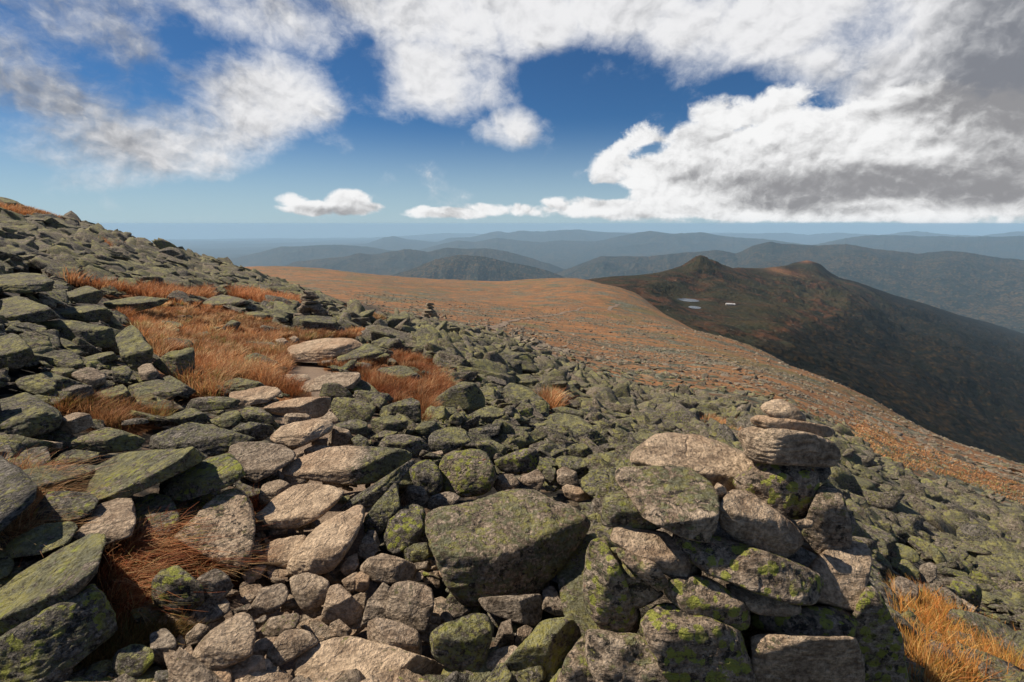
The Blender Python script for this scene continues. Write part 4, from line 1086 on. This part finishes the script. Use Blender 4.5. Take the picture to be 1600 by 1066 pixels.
# ---------------------------------------------------------------- two small cairns beside the path
def small_cairn(px, ybase, ytop, w0, w1, n, gp, label, seed):
    rs = np.random.default_rng(seed); gx, gy = hit(*gp)[0]; D0 = gy * CP - float(ground(gx, gy, False)) * SP
    foot = ray(px, ybase) * D0
    e = bpy.data.objects.new('cairn', None); COL.objects.link(e); e.location = foot; tag(e, label, 'cairn')
    sc_ = D0 / F; H_ = (ybase - ytop) * sc_; z = -.06
    for i in range(n):
        u = i / (n - 1); w = (w0 + (w1 - w0) * u ** .9) * sc_ * rs.uniform(.88, 1.1); h = H_ / n * 1.35
        for side_ in ((-.27, .27) if u < .45 else (0,)):
            P, Fc = PROTO[4][rs.integers(0, NPROTO)]; ww = w * (.62 if side_ else 1.)
            ex = np.ptp(P, axis=0); Q = P / ex * (ww, ww * .8, h); a = rs.normal() * .5
            c, s_ = math.cos(a), math.sin(a); Q = Q @ np.array([[c, s_, 0], [-s_, c, 0], [0, 0, 1]])
            tl_ = rs.normal() * .10; Q[:, 2] += Q[:, 0] * tl_
            o = mk('stone', Q, Fc, M_ROCK, e, tone=[.35, .55, .05, rs.random()])
            o.location = (side_ * w + rs.normal() * w * .04, rs.normal() * w * .06, z + h * .5)
        z += H_ / n
    return e
small_cairn(487, 496, 453, 46, 18, 9, (487, 512), 'small stacked stone cairn on the low flat boulder in the orange grass', 1)
small_cairn(672, 502, 473, 27, 13, 7, (672, 508), 'farther small dark cairn standing on the edge of the boulder slope', 2)

# ---------------------------------------------------------------- footpath over the lawn
def ribbon(pts, width, seed):
    pts = np.array(pts, float); seg = np.r_[0, np.cumsum(np.hypot(*np.diff(pts, axis=0).T))]; s_ = np.arange(0, seg[-1], 1.5)
    px, py = np.interp(s_, seg, pts[:, 0]), np.interp(s_, seg, pts[:, 1]); h = hit(px, py)
    h = h + np.stack([vnoise(np.c_[s_ / 6, s_ * 0, s_ * 0], seed), vnoise(np.c_[s_ / 6, s_ * 0 + 5, s_ * 0], seed)], -1) * 1.2
    t = np.gradient(h, axis=0); t /= np.linalg.norm(t, axis=1)[:, None]; nrm_ = np.stack([t[:, 1], -t[:, 0]], -1)
    cols = []
    for k in (-1, 0, 1):
        w_ = width * (1 + .5 * vnoise(np.c_[s_ / 3, s_ * 0 + k, s_ * 0], seed + 3)); q = h + nrm_ * k * w_[:, None]
        cols.append(np.c_[q, ground(q[:, 0], q[:, 1]) + .22])
    V = np.stack(cols, 1).reshape(-1, 3); o = mk('path', V, gridfaces(len(s_), 3), M_GROUND, tone=[0, 1, 0, 1]); tag(o, kind='structure')
ribbon([(773,516),(787,506),(800,502),(814,499),(829,497),(844,496),(858,494),(871,492),(885,488),(898,486),(911,481)], 1.1, 1)
ribbon([(952,486),(956,480),(963,477),(970,476)], 1.6, 2)
ribbon([(1026,482),(1031,478),(1040,475)], 2., 3)
ribbon([(760,508),(773,516),(797,533),(824,543),(851,557)], .8, 4)

# ---------------------------------------------------------------- lakes and the hut in the col under the peak
wm, g, b = material('lake_water'); b.inputs['Base Color'].default_value = (.02, .03, .04, 1); b.inputs['Roughness'].default_value = .22; b.inputs['Specular IOR Level'].default_value = 1.
tc = g.n('ShaderNodeTexCoord'); g.put(b.inputs['Normal'], g.bump(g.noise(S(g, tc.outputs['Object']), .8, 4, .6), .25, .4))
def peak_hit(px, py):
    d = ray(px, py); h = math.hypot(d[0], d[1]); r = np.geomspace(790, 4000, 4000); gx, gy = d[0] / h * r, d[1] / h * r
    k = int((d[2] / h * r < T2(gx, gy)).argmax()); return gx[k], gy[k]
def lake(px, py, rx, ry, rot, seed):
    x, y = peak_hit(px, py); a = np.linspace(0, 2 * math.pi, 49)[:-1]; rr_ = 1 + .22 * fbm(np.c_[np.cos(a) * 1.2, np.sin(a) * 1.2, a * 0 + seed], 3, seed)
    qx, qy = rr_ * np.cos(a) * rx, rr_ * np.sin(a) * ry; c, s_ = math.cos(rot), math.sin(rot)
    X_, Y_ = x + qx * c - qy * s_, y + qx * s_ + qy * c; z = float(np.median(T2(X_, Y_))) + 2.5
    V = [(0, 0, 0)] + [(X_[i] - x, Y_[i] - y, 0) for i in range(48)]; Fc = [(0, 1 + i, 1 + (i + 1) % 48) for i in range(48)]
    o = mk('lake', V, Fc, wm); o.location = (x, y, z); tag(o, kind='structure')
    return x, y, z, max(rx, ry)
LK = [lake(1074, 470.5, 24, 34, .2, 1), lake(1085, 482, 13, 20, 0, 2)]
pk = [o for o in COL.objects if o.name == 'mountain'][0]; n = len(pk.data.vertices); co = np.empty(n * 3, np.float32); pk.data.vertices.foreach_get('co', co); co = co.reshape(-1, 3)
for x, y, z, rr_ in LK:
    d = np.hypot(co[:, 0] - x, co[:, 1] - y); f = 1 - smooth01(d, rr_ * 1.0, rr_ * 3.2); co[:, 2] = co[:, 2] * (1 - f) + (z - .9) * f
hx, hy = peak_hit(1141, 478.5); hz_ = float(T2(hx, hy)) + 2.5
d = np.hypot(co[:, 0] - hx, co[:, 1] - hy); f = 1 - smooth01(d, 16, 40); co[:, 2] = co[:, 2] * (1 - f) + hz_ * f
pk.data.vertices.foreach_set('co', co.ravel()); pk.data.update()
wall_m, g, b = material('weathered_boards'); tc = g.n('ShaderNodeTexCoord'); g.put(b.inputs['Base Color'], g.mix(g.noise(S(g, tc.outputs['Object']), 2, 4), (.34, .31, .27), (.52, .49, .44)))
roof_m, g, b = material('metal_roof'); tc = g.n('ShaderNodeTexCoord'); g.put(b.inputs['Base Color'], g.mix(g.noise(S(g, tc.outputs['Object']), 1, 4), (.36, .36, .36), (.50, .50, .49))); b.inputs['Roughness'].default_value = .45
glass_m, g, b = material('dark_panes'); b.inputs['Base Color'].default_value = (.03, .035, .04, 1); b.inputs['Roughness'].default_value = .15
def box(x0, y0, z0, x1, y1, z1):
    v = [(x, y, z) for z in (z0, z1) for x, y in ((x0, y0), (x1, y0), (x1, y1), (x0, y1))]
    return v, [(0, 3, 2, 1), (4, 5, 6, 7), (0, 1, 5, 4), (1, 2, 6, 5), (2, 3, 7, 6), (3, 0, 4, 7)]
hut = bpy.data.objects.new('mountain_hut', None); COL.objects.link(hut); hut.location = (hx, hy, hz_); hut.rotation_euler = (0, 0, R(-12))
tag(hut, 'tiny pale roofed mountain hut beside the lakes under the rocky peak', 'hut')
for bx0, bx1, by0, by1, hh_ in ((-11, 4, -4, 4, 3.2), (4.01, 11, -3, 6, 2.6)):
    v, f_ = box(bx0, by0, -1.5, bx1, by1, hh_); mk('wall', v, f_, wall_m, hut, False)
    ym = (by0 + by1) / 2; rv_ = [(bx0 - .4, by0 - .5, hh_ - .15), (bx1 + .4, by0 - .5, hh_ - .15), (bx1 + .4, by1 + .5, hh_ - .15), (bx0 - .4, by1 + .5, hh_ - .15), (bx0 - .4, ym, hh_ + 2.2), (bx1 + .4, ym, hh_ + 2.2)]
    rf = [(0, 1, 5, 4), (2, 3, 4, 5)]; me = bpy.data.meshes.new('roof'); me.from_pydata(rv_, [], rf + [(0, 4, 3), (1, 2, 5), (0, 3, 2, 1)]); me.materials.append(roof_m)
    ro = bpy.data.objects.new('roof', me); COL.objects.link(ro); ro.parent = hut
    for i in range(3):
        cx_ = bx0 + (bx1 - bx0) * (i + .5) / 3; v, f_ = box(cx_ - .6, by0 - .05, 1., cx_ + .6, by0 + .1, 2.1); mk('window', v, f_, glass_m, hut, False)

# ---------------------------------------------------------------- air
hz = material('haze_air')[0]; gg = G(hz.node_tree)
pv = gg.n('ShaderNodeVolumePrincipled'); ou = gg.n('ShaderNodeOutputMaterial'); hz.node_tree.links.new(pv.outputs[0], ou.inputs['Volume'])
pv.inputs['Color'].default_value = (.50, .76, 1., 1); pv.inputs['Density'].default_value = 3.1e-5; pv.inputs['Anisotropy'].default_value = .0
L = 71000.; top = 30.; bot = -3900.
V = [(sx * L, sy * L, z) for z in (bot, top) for sx, sy in ((-1, -1), (1, -1), (1, 1), (-1, 1))]
Fq = [(0, 3, 2, 1), (4, 5, 6, 7), (0, 1, 5, 4), (1, 2, 6, 5), (2, 3, 7, 6), (3, 0, 4, 7)]
o = mk('haze', V, Fq, hz, smooth=False); tag(o, kind='stuff')
